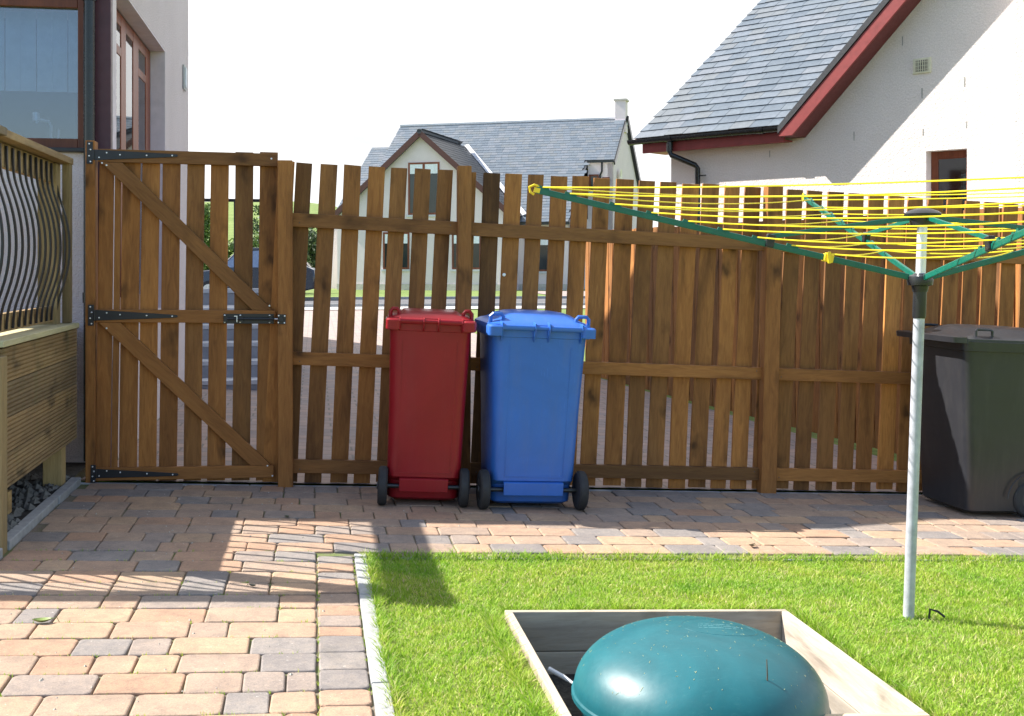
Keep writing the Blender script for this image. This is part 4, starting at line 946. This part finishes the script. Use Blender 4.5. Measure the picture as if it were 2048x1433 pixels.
# ------------------------------------------------------------------ right house
def slates(O, U, V_, n_, LU, LV, course, wid, inside, thick=.008, ragged=0):
    """rows of separate overlapping slates: O eave corner, U along, V_ up the slope, n_ outward normal"""
    mb = MB(); rows = int(LV / course) + 1
    for r_ in range(rows):
        x = -(r_ % 2) * wid / 2 + random.uniform(-.03, .03)
        while x < LU:
            w_ = wid * random.uniform(.82, 1.18)
            if inside(x + w_ / 2, (r_ + .5) * course):
                a = max(0, x + .0025); b2 = min(LU + ragged * random.uniform(-1, 1), x + w_ - .0025); y0 = r_ * course + random.uniform(-.006, .006); y1 = (r_ + 1.12) * course
                if b2 - a > .03:
                    lo_, hi_ = .018 + random.uniform(-.002, .003), .004
                    pts = [O + U * a + V_ * y0 + n_ * lo_, O + U * b2 + V_ * y0 + n_ * lo_, O + U * b2 + V_ * y1 + n_ * hi_, O + U * a + V_ * y1 + n_ * hi_]
                    bot = [p_ - n_ * thick for p_ in pts]
                    mb.add(pts + bot, [(0, 1, 2, 3), (7, 6, 5, 4), (0, 4, 5, 1), (1, 5, 6, 2), (2, 6, 7, 3), (3, 7, 4, 0)])
            x += w_
    return mb
# frame: x runs along the wall to the right (towards us), y into the house, origin on the ground under wall point s'=0
ax = Vector((.7297, -.6838, 0)); ay = Vector((.6838, .7297, 0))
Wm = Matrix(((ax.x, ay.x, 0, 3.329), (ax.y, ay.y, 0, 13.555), (0, 0, 1, 0), (0, 0, 0, 1)))
hr = thing('rendered_house', Wm, 'cream roughcast house with slate roof and dark red gable boards, at the upper right', 'house')
xL = -1.775
# gable: springs at x=.10,z=2.73 rising 44.5 degrees to apex
tg = math.tan(R(44.5)); gx0 = .10; gz0 = 2.73; gw = 3.4
w0, w1, zt_, zbm = 1.568, 2.012, 2.445, 1.42
mb = MB(); bx0 = 2.61
mb.box(xL, w0, 0, .3, -.6, zbm); mb.box(w0, w1, 0, .3, -.6, zbm); mb.box(w1, gx0 + 2 * gw, 0, .3, -.6, zbm); mb.box(xL, w0, .0, .3, zbm, zt_); mb.box(w1, gx0 + 2 * gw, 0, .3, zbm, zt_); mb.box(xL, gx0 + 2 * gw, 0, .3, zt_, gz0 + .08)
mb.prism([(gx0 + .08, gz0 + .08), (gx0 + 2 * gw - .08, gz0 + .08), (gx0 + gw, gz0 + gw * tg)], 'y', 0, .3)
mb.box(xL, xL + .3, .3, 6.5, -.6, 2.8); mb.box(gx0 + 2 * gw - .3, gx0 + 2 * gw, .3, 6.5, -.6, 2.8)
mb.build('wall', M['cast_right'], hr)
# chimney breast standing proud of the wall
MB().box(bx0, bx0 + 1.25, -.30, -.002, -.6, 8.2).build('chimney_breast', M['cast_right'], hr)
# main roof slope (left part)
pit = R(36.5); O = Vector((-2.18, -.25, 2.83)); U_ = Vector((1, 0, 0)); V_ = Vector((0, math.cos(pit), math.sin(pit))); nn = Vector((0, -math.sin(pit), math.cos(pit)))
LUm = 2.26
def ins(x, y):
    return True
MB_s = slates(O, U_, V_, nn, LUm, 6.6, .178, .25, ins, ragged=.015)
rs = MB_s.build('roof', M['slate'], hr)
mb = MB()
P0 = O - nn * .012
mb.add([P0, P0 + U_ * LUm, P0 + U_ * LUm + V_ * 6.6, P0 + V_ * 6.6, P0 - nn * .06, P0 + U_ * LUm - nn * .06, P0 + U_ * LUm + V_ * 6.6 - nn * .06, P0 + V_ * 6.6 - nn * .06], [(0, 1, 2, 3), (7, 6, 5, 4), (0, 4, 5, 1), (1, 5, 6, 2), (2, 6, 7, 3), (3, 7, 4, 0)])
mb.build('roof_deck', M['barge'], rs)
# gable roof (both slopes) with overhang .36 in front
ov = .315; ro = .16
mb = MB(); ap = (gx0 + gw, gz0 + gw * tg)
mb.prism([(gx0 - .15, gz0 - .18 * tg + .18), (ap[0], ap[1] + .15), (ap[0], ap[1] + .235), (gx0 - .15, gz0 - .18 * tg + .265)], 'y', -ov - .012, 7.5)
mb.prism([(ap[0], ap[1] + .14), (gx0 + 2 * gw + .25, gz0 - .25 * tg + .155), (gx0 + 2 * gw + .28, gz0 - .28 * tg + .16), (ap[0], ap[1] + .22)], 'y', -ov - .03, 7.5)
mb.build('gable_roof', M['verge'], hr)
# bargeboard (front face) and soffit
mb = MB(); th_ = .27
bl = (gx0 - .14, gz0 - .03)
mb.prism([(bl[0], bl[1]), (gx0 + .03, bl[1]), (ap[0], ap[1] - .05), (ap[0], ap[1] + .14), (gx0 - .03, gz0 - .03 * tg + .14), (bl[0], bl[1] + .14)], 'y', -ov, -ov + .03)
mb.prism([(ap[0], ap[1] - .02), (gx0 + 2 * gw, gz0), (gx0 + 2 * gw + .12, gz0 + .1), (ap[0], ap[1] + .135)], 'y', -ov, -ov + .03)
mb.build('bargeboard', M['red_paint'], hr, bevel=.004)
mb = MB()
mb.prism([(bl[0], bl[1] + .001), (gx0 + .028, bl[1] + .001), (ap[0], ap[1] - .018), (ap[0], ap[1] + .01), (gx0 + .015, bl[1] + .03), (bl[0], bl[1] + .03)], 'y', -ov + .031, -.002)
mb.prism([(ap[0], ap[1] - .018), (gx0 + 2 * gw, gz0 + .0), (gx0 + 2 * gw, gz0 + .03), (ap[0], ap[1] + .01)], 'y', -ov + .031, -.002)
mb.build('soffit', M['soffit'], hr)
# eave fascia, gutter, downpipe
MB().box(-2.08, bl[0] - .002, -.20, -.17, 2.645, 2.80).box(-2.08, bl[0] - .002, -.17, -.002, 2.66, 2.675).box(-2.08, xL, -.002, .3, 2.66, 2.68).build('fascia', M['red_paint'], hr)
mb = MB(); pr = [(.0 + .055 * math.cos(a), .055 * math.sin(a)) for a in np.linspace(PI, 2 * PI, 9)]
pr = [(-.36 + x, 2.815 + z) for x, z in pr] + [(-.31, 2.815), (-.41, 2.815)][::1]
mb.prism([(x + .11, z) for x, z in [(-.415, 2.82), (-.41, 2.79), (-.39, 2.765), (-.36, 2.757), (-.33, 2.765), (-.31, 2.79), (-.305, 2.82)]], 'x', -2.25, bl[0] - .01)
for x_ in (-1.62, -.32): mb.prism([(x + .11, z) for x, z in [(-.422, 2.828), (-.417, 2.785), (-.39, 2.757), (-.36, 2.749), (-.33, 2.757), (-.303, 2.785), (-.30, 2.828)]], 'x', x_ - .05, x_ + .05)
mb.build('gutter', M['drain_black'], hr, smooth=True)
mb = MB(); mb.tube([(-1.62, -.25, 2.76), (-1.62, -.25, 2.64), (-1.60, -.24, 2.59), (-1.34, -.10, 2.46), (-1.32, -.075, 2.42), (-1.32, -.07, -.4)], .034, 12)
mb.tube([(-1.62, -.25, 2.74), (-1.62, -.25, 2.64)], .041, 12); mb.box(-1.32, -1.2, -.075, -.065, 2.32, 2.335); mb.build('downpipe', M['drain_black'], hr, smooth=True)
# bathroom window with reveal
MB().box(w0 - .001, w0 + .0015, .0, .28, zbm, zt_).box(w0, w1, .0, .28, zt_ - .0015, zt_ + .001).build('reveal', M['jamb'], hr)
mb = MB(); mb.box(w0 + .0, w0 + .075, .13, .17, zbm, zt_); mb.box(w1 - .06, w1, .13, .17, zbm, zt_); mb.box(w0 + .075, w1 - .06, .13, .17, zt_ - .07, zt_); mb.box(w0 + .075, w1 - .06, .13, .17, zbm, zbm + .07)
mb.box(w0 + .075, w1 - .06, .135, .165, zt_ - .085, zt_ - .07)
wf = mb.build('window', M['frame'], hr, bevel=.004); MB().box(w0 + .075, w1 - .06, .148, .154, zbm + .07, zt_ - .085).build('pane', M['glass_dark'], wf)
MB().box(w0 - .02, w1 + .02, -.03, .11, zbm - .05, zbm - .002).build('sill', M['stone'], wf)
MB().box(w0 - .2, w1 + .2, .6, .65, 1.0, 2.7).build('room_partition', M['interior'], hr)
for mx_, mz_, ml_ in ((.73, 2.62, .10), (1.30, 3.62, .10), (1.52, 3.02, .11), (1.53, 2.62, .07), (1.98, 3.10, .10), (2.0, 2.66, .07), (-.35, 2.50, .08)):
    MB().box(mx_, mx_ + .012, -.003, -.0006, mz_, mz_ + ml_).build('wall_mark', M['conc'], hr)
# vent
vx, vz = 1.53, 3.37
v = MB().box(vx - .10, vx + .10, -.02, -.001, vz - .08, vz + .085).build('wall_vent', M['white_plastic'], hr, bevel=.004)
MB().box(vx - .075, vx + .075, -.0225, -.0205, vz - .06, vz + .062).build('vent_hole', M['black_plastic'], v)
mb = MB()
for i in range(8): x_ = vx - .07 + i * .02; mb.box(x_ - .004, x_ + .004, -.027, -.0228, vz - .06, vz + .062)
for i in range(3): z_ = vz - .04 + i * .04; mb.box(vx - .075, vx + .075, -.0285, -.0272, z_ - .002, z_ + .002)
mb.build('grille', M['white_plastic'], v)

# ------------------------------------------------------------------ middle house
r_h = R(-15.8); c1, s1_ = math.cos(r_h), math.sin(r_h)
MM = Matrix.Translation((6.05, 61, 0)) @ Matrix.Rotation(r_h, 4, 'Z')
hm = thing('rendered_house', MM, 'cream house with a long slate roof, front gable and chimney, far behind the fence', 'house')
RZ_, EZ = 8.95, 3.25; EY = -7.3; pm = math.atan2(RZ_ - EZ, -EY)
mb = MB()
mb.box(-12.5, -1.36, -6.9, -6.6, -.5, EZ + .2); mb.box(-1.36, -.1, -3.4, -3.1, -.5, 6.4); mb.box(-1.56, -1.36, -6.9, -3.1, -.5, 3.5)
mb.prism([(-3.4, -.5), (6.9, -.5), (6.9, EZ + .2), (0, RZ_ - .1), (-3.4, 6.3)], 'x', -.35, -.1)
mb.prism([(-6.9, -.5), (6.9, -.5), (6.9, EZ + .2), (0, RZ_ - .1), (-6.9, EZ + .2)], 'x', -12.5, -12.25)
mb.box(-14.3, -12.5, -6.0, -5.7, -.5, 3.2); mb.box(-14.3, -14.05, -5.7, 5.0, -.5, 3.2); mb.box(-14.3, -.1, 6.65, 6.9, -.5, 3.4)
mb.build('wall', M['cast_mid'], hm)
Um = Vector((1, 0, 0)); Vm = Vector((0, math.cos(pm), math.sin(pm))); nm = Vector((0, -math.sin(pm), math.cos(pm)))
LV = (RZ_ - EZ) / math.sin(pm); cutv = (6.45 - EZ) / math.sin(pm)
Om = Vector((-12.75, EY, EZ))
gable_half = 4.55; gcx = -8.38; gapex = 7.54
def ins2(x, y): return (x < 12.75 - 1.4) or y > cutv
mb = slates(Om, Um, Vm, nm, 12.75, LV, .24, .36, ins2, .01)
rf = mb.build('roof', M['slate'], hm)
mb = MB(); Q0 = Om - nm * .02
def plate(mb, P0, U1, V1, n1, th):
    pts = [P0, P0 + U1, P0 + U1 + V1, P0 + V1]; bot = [p_ - n1 * th for p_ in pts]
    mb.add(pts + bot, [(0, 1, 2, 3), (7, 6, 5, 4), (0, 4, 5, 1), (1, 5, 6, 2), (2, 6, 7, 3), (3, 7, 4, 0)])
plate(mb, Q0, Um * 11.35, Vm * cutv, nm, .1); plate(mb, Q0 + Vm * (cutv + .001), Um * 12.75, Vm * (LV - cutv), nm, .1)
Vb = Vector((0, math.cos(pm), -math.sin(pm))); plate(mb, Vector((-12.75, .02, RZ_)), Um * 12.75, Vb * (LV), Vector((0, math.sin(pm), math.cos(pm))), .1)
# lower left roof
Zl = 7.7; yl = 6.0
plate(mb, Vector((-14.5, -yl, 3.1)), Um * 1.74, Vector((0, yl, Zl - 3.1)), nm, .1); plate(mb, Vector((-14.5, .0, Zl)), Um * 1.74, Vector((0, yl, -(Zl - 3.1))), Vector((0, .6, .8)), .1)
mb.build('roof_deck', M['slate_dark'], rf)
nl = Vector((0, -(Zl - 3.1), yl)).normalized(); vl = Vector((0, yl, Zl - 3.1)).normalized()
slates(Vector((-14.5, -yl, 3.12)), Um, vl, nl, 1.74, math.hypot(yl, Zl - 3.1), .24, .36, lambda x, y: True, .01).build('lower_roof', M['slate'], hm)
MB().box(-12.75, -.6, -.1, .1, RZ_ - .03, RZ_ + .07).build('ridge_tiles', M['lead'], hm)
MB().box(-1.36, -.02, -3.62, -3.5, 6.33, 6.47).box(-12.7, -1.4, EY - .08, EY + .04, EZ - .14, EZ - .01).build('gutter', M['drain_black'], hm)
mb = MB(); mb.beam((.0, EY + 3.9, 6.3), (0, -.02, RZ_), .06, .22); mb.beam((.02, .02, RZ_ + .03), (.02, 7.3, EZ), .16, .3); mb.build('bargeboard', M['drain_black'], hm)
mb = MB(); mb.tube([(-.62, -3.5, 6.35), (-.62, -3.5, 5.9), (-.72, -3.46, 5.7), (-.72, -3.46, .2)], .05, 8); mb.build('downpipe', M['drain_black'], hm)
ch = MB().box(-.55, .0, -.35, .35, 8.2, 9.85).build('chimney', M['cast_mid'], hm); MB().box(-.62, .07, -.42, .42, 9.85, 9.95).build('chimney_cap', M['stone'], ch); MB().box(-.58, .03, -.40, .40, 8.6, 8.82).build('flashing', M['lead'], ch)
# front gable wing
GF = -8.5; tgg = (gapex - 3.55) / gable_half
mb = MB(); mb.prism([(gcx - 4.35, -.5), (gcx + 4.35, -.5), (gcx + 4.35, 3.7), (gcx, gapex - .12), (gcx - 4.35, 3.7)], 'y', GF, GF + .3)
mb.box(gcx + 4.1, gcx + 4.349, GF + .3, -6.9, -.5, 3.65); mb.box(gcx - 4.349, gcx - 4.1, GF + .3, -6.9, -.5, 3.65); mb.build('gable_wall', M['cast_mid'], hm)
# its roof slopes
def gslope(sg):
    e = Vector((sg * gable_half, 0, -(gapex - 3.55))); LVg = e.length; Vg = -e.normalized(); ng = Vector((sg * (gapex - 3.55), 0, gable_half)).normalized()
    Og = Vector((gcx + sg * gable_half, GF - .28, 3.55)); Ug = Vector((0, 1, 0)) if sg > 0 else Vector((0, 1, 0))
    def inside(x, y):
        z = 3.55 + y * (gapex - 3.55) / LVg; ymain = EY + (z - EZ) / math.tan(pm); return GF - .28 + x < ymain + .4
    m1 = slates(Og, Ug, Vg, ng, 6.2, LVg, .24, .36, inside, .01)
    m2 = MB(); yA = -8.78; ztop = gapex; yr = EY + (ztop - EZ) / math.tan(pm) + .25; ye = EY + (3.55 - EZ) / math.tan(pm) + .25
    pts = [Vector((gcx + sg * gable_half, yA, 3.55)), Vector((gcx + sg * gable_half, ye, 3.55)), Vector((gcx, yr, gapex)), Vector((gcx, yA, gapex))]
    pts = [p_ - ng * .03 for p_ in pts]; bot = [p_ - ng * .1 for p_ in pts]; m2.add(pts + bot, [(0, 1, 2, 3), (7, 6, 5, 4), (0, 4, 5, 1), (1, 5, 6, 2), (2, 6, 7, 3), (3, 7, 4, 0)])
    return m1, m2
for sg in (-1, 1):
    m1, m2 = gslope(sg); o1 = m1.build('gable_slates', M['slate_dark'], hm); m2.build('gable_roof_deck', M['slate_dark'], o1)
mb = MB(); 
for sg in (-1, 1): mb.beam((gcx, GF - .27, gapex - .06), (gcx + sg * gable_half, GF - .27, 3.49), .05, .26)
mb.build('bargeboard', M['barge'], hm)
mb = MB(); zz_ = [3.6, gapex]; a = Vector((gcx + .1, EY + (gapex - EZ) / math.tan(pm) - .05, gapex + .05)); b2 = Vector((gcx + gable_half + .15, EY + (3.55 - EZ) / math.tan(pm) - .05, 3.62))
mb.beam(a, b2, .22, .05, tuple(nm)); mb.build('valley_flashing', M['lead'], hm)
MB().lathe([(.12, GF - .3), (.12, GF - .2)], (gcx, 0, gapex + .02), 'y', 10).box(gcx - .09, gcx + .09, GF - .3, -3.2, gapex - .02, gapex + .09).build('ridge_cap', M['slate_dark'], hm)
def mwin(x0, x1, z0_, z1_, yf, nmull=1, blind=True):
    t_ = .09; mb = MB(); mb.box(x0, x0 + t_, yf - .03, yf - .001, z0_, z1_); mb.box(x1 - t_, x1, yf - .03, yf - .001, z0_, z1_); mb.box(x0 + t_, x1 - t_, yf - .03, yf - .001, z1_ - t_, z1_); mb.box(x0 + t_, x1 - t_, yf - .03, yf - .001, z0_, z0_ + t_)
    for i in range(nmull): xm = x0 + (x1 - x0) * (i + 1) / (nmull + 1); mb.box(xm - .06, xm + .06, yf - .03, yf - .001, z0_ + t_, z1_ - t_)
    wf = mb.build('window', M['frame'], hm); MB().box(x0 + t_, x1 - t_, yf - .016, yf - .002, z0_ + t_, z1_ - t_).build('pane', M['mwpane'], wf)
    if blind: MB().box(x0 + t_, x1 - t_, yf - .02, yf - .0165, z1_ - t_ - .45, z1_ - t_).build('blind', M['curtain'], wf)
    MB().box(x0 - .08, x1 + .08, yf - .08, yf - .001, z0_ - .1, z0_ - .002).build('sill', M['lead'], wf)
M['mwpane'] = simple('dark_glass_far', (.03, .035, .04), .08, 0, .3, .8)
mwin(gcx - .66, gcx + .92, 3.6, 6.1, GF, 1); mwin(gcx - 1.95, gcx - .6, 1.0, 2.78, GF, 1); mwin(gcx + 1.55, gcx + 3.0, 1.0, 2.76, GF, 1)
mwin(-3.2, -2.2, .9, 2.7, -6.9, 0); mwin(-1.3, -.8, 4.9, 5.75, -3.4, 0, False); mwin(-.62, -.25, 4.9, 5.6, -3.4, 0, False); mwin(-5.0 + 1.3, -3.9 + .5, 0.9, 2.7, -6.9, 0)
me_ = MB().box(gcx - 4.36, gcx + 4.36, GF - .04, GF - .002, -.5, .30).box(-3.95, -1.37, -6.94, -6.902, -.5, .3).build('plinth', M['stone'], hm)
# satellite dish shape on right gable
MB().lathe([(.02, 0), (.3, .08), (.31, .09), (.28, .085), (0.001, .03)], (0, -2.0, 5.8), 'x', 18).build('satellite_dish', M['white_plastic'], hm)
# garden strip path of middle house
sheet('garden_path', [(42.0, 9.2, 12.5), (51.5, 9.2, 12.5)], M['drive'], .02)

# ------------------------------------------------------------------ steps, wall and railing beyond the gate
STm = ymat(-1.9, 11.15, 0)
st = thing('garden_steps', STm, 'grey concrete steps rising beyond the gate beside the house', 'steps')
zs = [.13, .29, .45, .61, .77]
for i, z_ in enumerate(zs):
    y0 = i * .28; MB().box(0, 1.62, y0 + .012, 3.2, (zs[i - 1] - .045) if i else -.3, z_ - .045).build('riser', M['steps'], st)
    MB().box(-.0, 1.63, y0, y0 + .30 if i < 4 else 3.2, z_ - .043, z_).build('tread', M['steptop'], st, bevel=.006)
lw = thing('low_wall', ymat(-1.9, 13.2, .77), 'low grey wall with pale coping above the steps beyond the gate', 'wall')
MB().box(0, 1.6, 0, .2, -.5, .13).build('blockwork', M['steps'], lw); MB().box(-.02, 1.62, -.02, .22, .132, .18).build('coping', M['steptop'], lw, bevel=.005)
rl = thing('metal_railing', ymat(-1.9, 13.3, .95), 'thin black metal railing standing on the low wall beyond the gate', 'railing')
for x_ in (.02, .52, 1.02, 1.5): MB().tube([(x_, 0, 0), (x_, 0, .98)], .014, 8).build('post', M['black_metal'], rl)
MB().tube([(-.02, 0, .99), (1.6, 0, .99)], .018, 8).build('top_rail', M['black_metal'], rl)

# ------------------------------------------------------------------ parked car
CM = Matrix.Translation((-8.75, 39.2, .03)) @ Matrix.Rotation(R(3), 4, 'Z')
car = thing('parked_car', CM, 'dark blue parked car on the road, glimpsed through the gate and the first fence gaps', 'car')
side = [(-2.15, .42), (-2.17, .75), (-2.05, .92), (-1.1, 1.05), (-.45, 1.66), (-.1, 1.76), (.9, 1.76), (1.35, 1.68), (1.85, 1.12), (2.12, 1.02), (2.17, .7), (2.12, .38), (1.75, .30), (-1.75, .30)]
body = MB(); k_ = len(side)
vs = []
for yv, sc_ in ((-.86, 0), (-.80, 1), (.80, 1), (.86, 0)):
    for x, z in side: vs.append((x * (1 if sc_ else .985), yv * (1 if z < 1.1 else .80), z))
fs = [tuple(range(k_))[::-1], tuple(range(3 * k_, 4 * k_))] + [(j * k_ + i, j * k_ + (i + 1) % k_, (j + 1) * k_ + (i + 1) % k_, (j + 1) * k_ + i) for j in range(3) for i in range(k_)]
body.add(vs, fs); body.build('body', M['carpaint'], car, bevel=.04, smooth=True)
cg = simple('reflective_car_glass', (.25, .30, .40), .1, .3)
for sg in (-1, 1):
    y_ = sg * .70; a_, b_ = (y_ - .012, y_ + .012)
    for pl in ([(-.95, 1.10), (-.40, 1.60), (.28, 1.66), (.28, 1.10)], [(.36, 1.10), (.36, 1.66), (.95, 1.66), (1.25, 1.58), (1.62, 1.12)]):
        vs = []; mb = MB()
        for (x, z) in pl:
            yy_ = sg * (.866 - .17 * (z - 1.1) / .6 if z > 1.1 else .866); vs.append((x, yy_, z))
        vs2 = [(x, y * .97, z) for x, y, z in vs]; n4 = len(vs); mb.add(vs + vs2, [tuple(range(n4)), tuple(range(n4, 2 * n4))[::-1]] + [(i, (i + 1) % n4, n4 + (i + 1) % n4, n4 + i) for i in range(n4)]); mb.build('window', cg, car)
for x_ in (-1.33, 1.30):
    for sg in (-1, 1):
        t_ = MB().lathe([(.2, -.1), (.31, -.1), (.33, -.07), (.33, .07), (.31, .1), (.2, .1)], (0, 0, 0), 'y', 24).build('wheel', M['tyre'], car, smooth=True); t_.location = (x_, sg * .80, .33)
        mb = MB()
        for q5 in range(5):
            a = 2 * PI * q5 / 5; mb.beam((0, sg * .10, 0), (math.cos(a) * .21, sg * .105, math.sin(a) * .21), .05, .02, (0, 1, 0))
        mb.lathe([(.19, -.012), (.22, -.012), (.22, .012), (.19, .012)], (0, sg * .10, 0), 'y', 20); mb.build('rim', M['alloy'], t_)
for y0_ in (-.8, .55):
    MB().box(2.05, 2.18, y0_, y0_ + .25, .72, .86).build('tail_lamp', M['amber'], car, bevel=.02); MB().box(-2.18, -2.05, y0_, y0_ + .25, .66, .80).build('headlight', M['grey_plastic'], car, bevel=.02)

# ------------------------------------------------------------------ trees and bushes far left
def foliage(name, x, y, z, rx, ry, rz, n_, s_, mat, label, cat, trunk=True, base=0.0):
    t = thing(name, Matrix.Translation((x, y, z)), label, cat, None)
    cl = [(rng.normal(0, .42, 3) * np.array([rx, ry, rz]) + np.array([0, 0, rz * 1.05 + base]), rng.uniform(.22, .42)) for _ in range(26)]
    mb = MB(); vs = []; fs = []
    for c_, rr in cl:
        k_ = n_ // 26; d_ = rng.normal(0, 1, (k_, 3)); d_ /= np.linalg.norm(d_, axis=1)[:, None]; rad = rng.uniform(.75, 1.05, (k_, 1)) * rr * np.array([[rx, ry, rz]])
        P2 = c_ + d_ * rad; a1 = rng.normal(0, 1, (k_, 3)); a1 /= np.linalg.norm(a1, axis=1)[:, None]; a2 = np.cross(a1, d_ + .01); a2 /= np.linalg.norm(a2, axis=1)[:, None]
        ss = rng.uniform(.5, 1.2, (k_, 1)) * s_
        q4 = np.stack([P2 - a1 * ss, P2 - a2 * ss * .6, P2 + a1 * ss, P2 + a2 * ss * .6], 1)
        for j in range(k_):
            o_ = len(vs); vs += [tuple(v_) for v_ in q4[j]]; fs.append((o_, o_ + 1, o_ + 2, o_ + 3))
    mb.v = vs; mb.f = fs; mb.build('crown', mat, t)
    if trunk:
        mb = MB(); mb.tube([(0, 0, -.2), (.05, 0, rz * .5), (0, .1, rz * 1.2)], [.14, .1, .05], 8)
        for a in (0, 2.1, 4.2): mb.tube([(0, 0, rz * .5), (math.cos(a) * rx * .3, math.sin(a) * ry * .3, rz * 1.0 + base)], [.06, .02], 6)
        mb.build('trunk', M['bark'], t)
foliage('leafy_bush', -13.2, 47, 0, 1.6, 1.4, 1.9, 5200, .10, M['leaf'], 'bright green leafy bush beyond the gate, nearest to the house corner', 'bush')
foliage('leafy_bush', -10.9, 49, 0, 2.0, 1.6, 1.4, 5200, .10, M['leaf'], 'lower mid green bush behind the parked car', 'bush')
foliage('leafy_tree', -14.5, 74, 0, 2.6, 2.2, 2.3, 5200, .14, M['leafd'], 'dark tree far off, above the parked car roof', 'tree')
foliage('leafy_tree', -11.2, 66, 0, 2.2, 2.0, 1.7, 5200, .13, M['leafd'], 'dark round tree far off, seen in the gap right of the gate', 'tree')
foliage('leafy_bush', 11.8, 37 - 8, 0, .9, .9, .45, 3000, .06, M['leaf'], 'low bright green bush on the grass verge beyond the right of the blue bin', 'bush', False)

for o in bpy.data.objects:
    if o.type == 'MESH' and o.parent is None and 'kind' not in o and 'label' not in o: print('UNTAGGED', o.name)
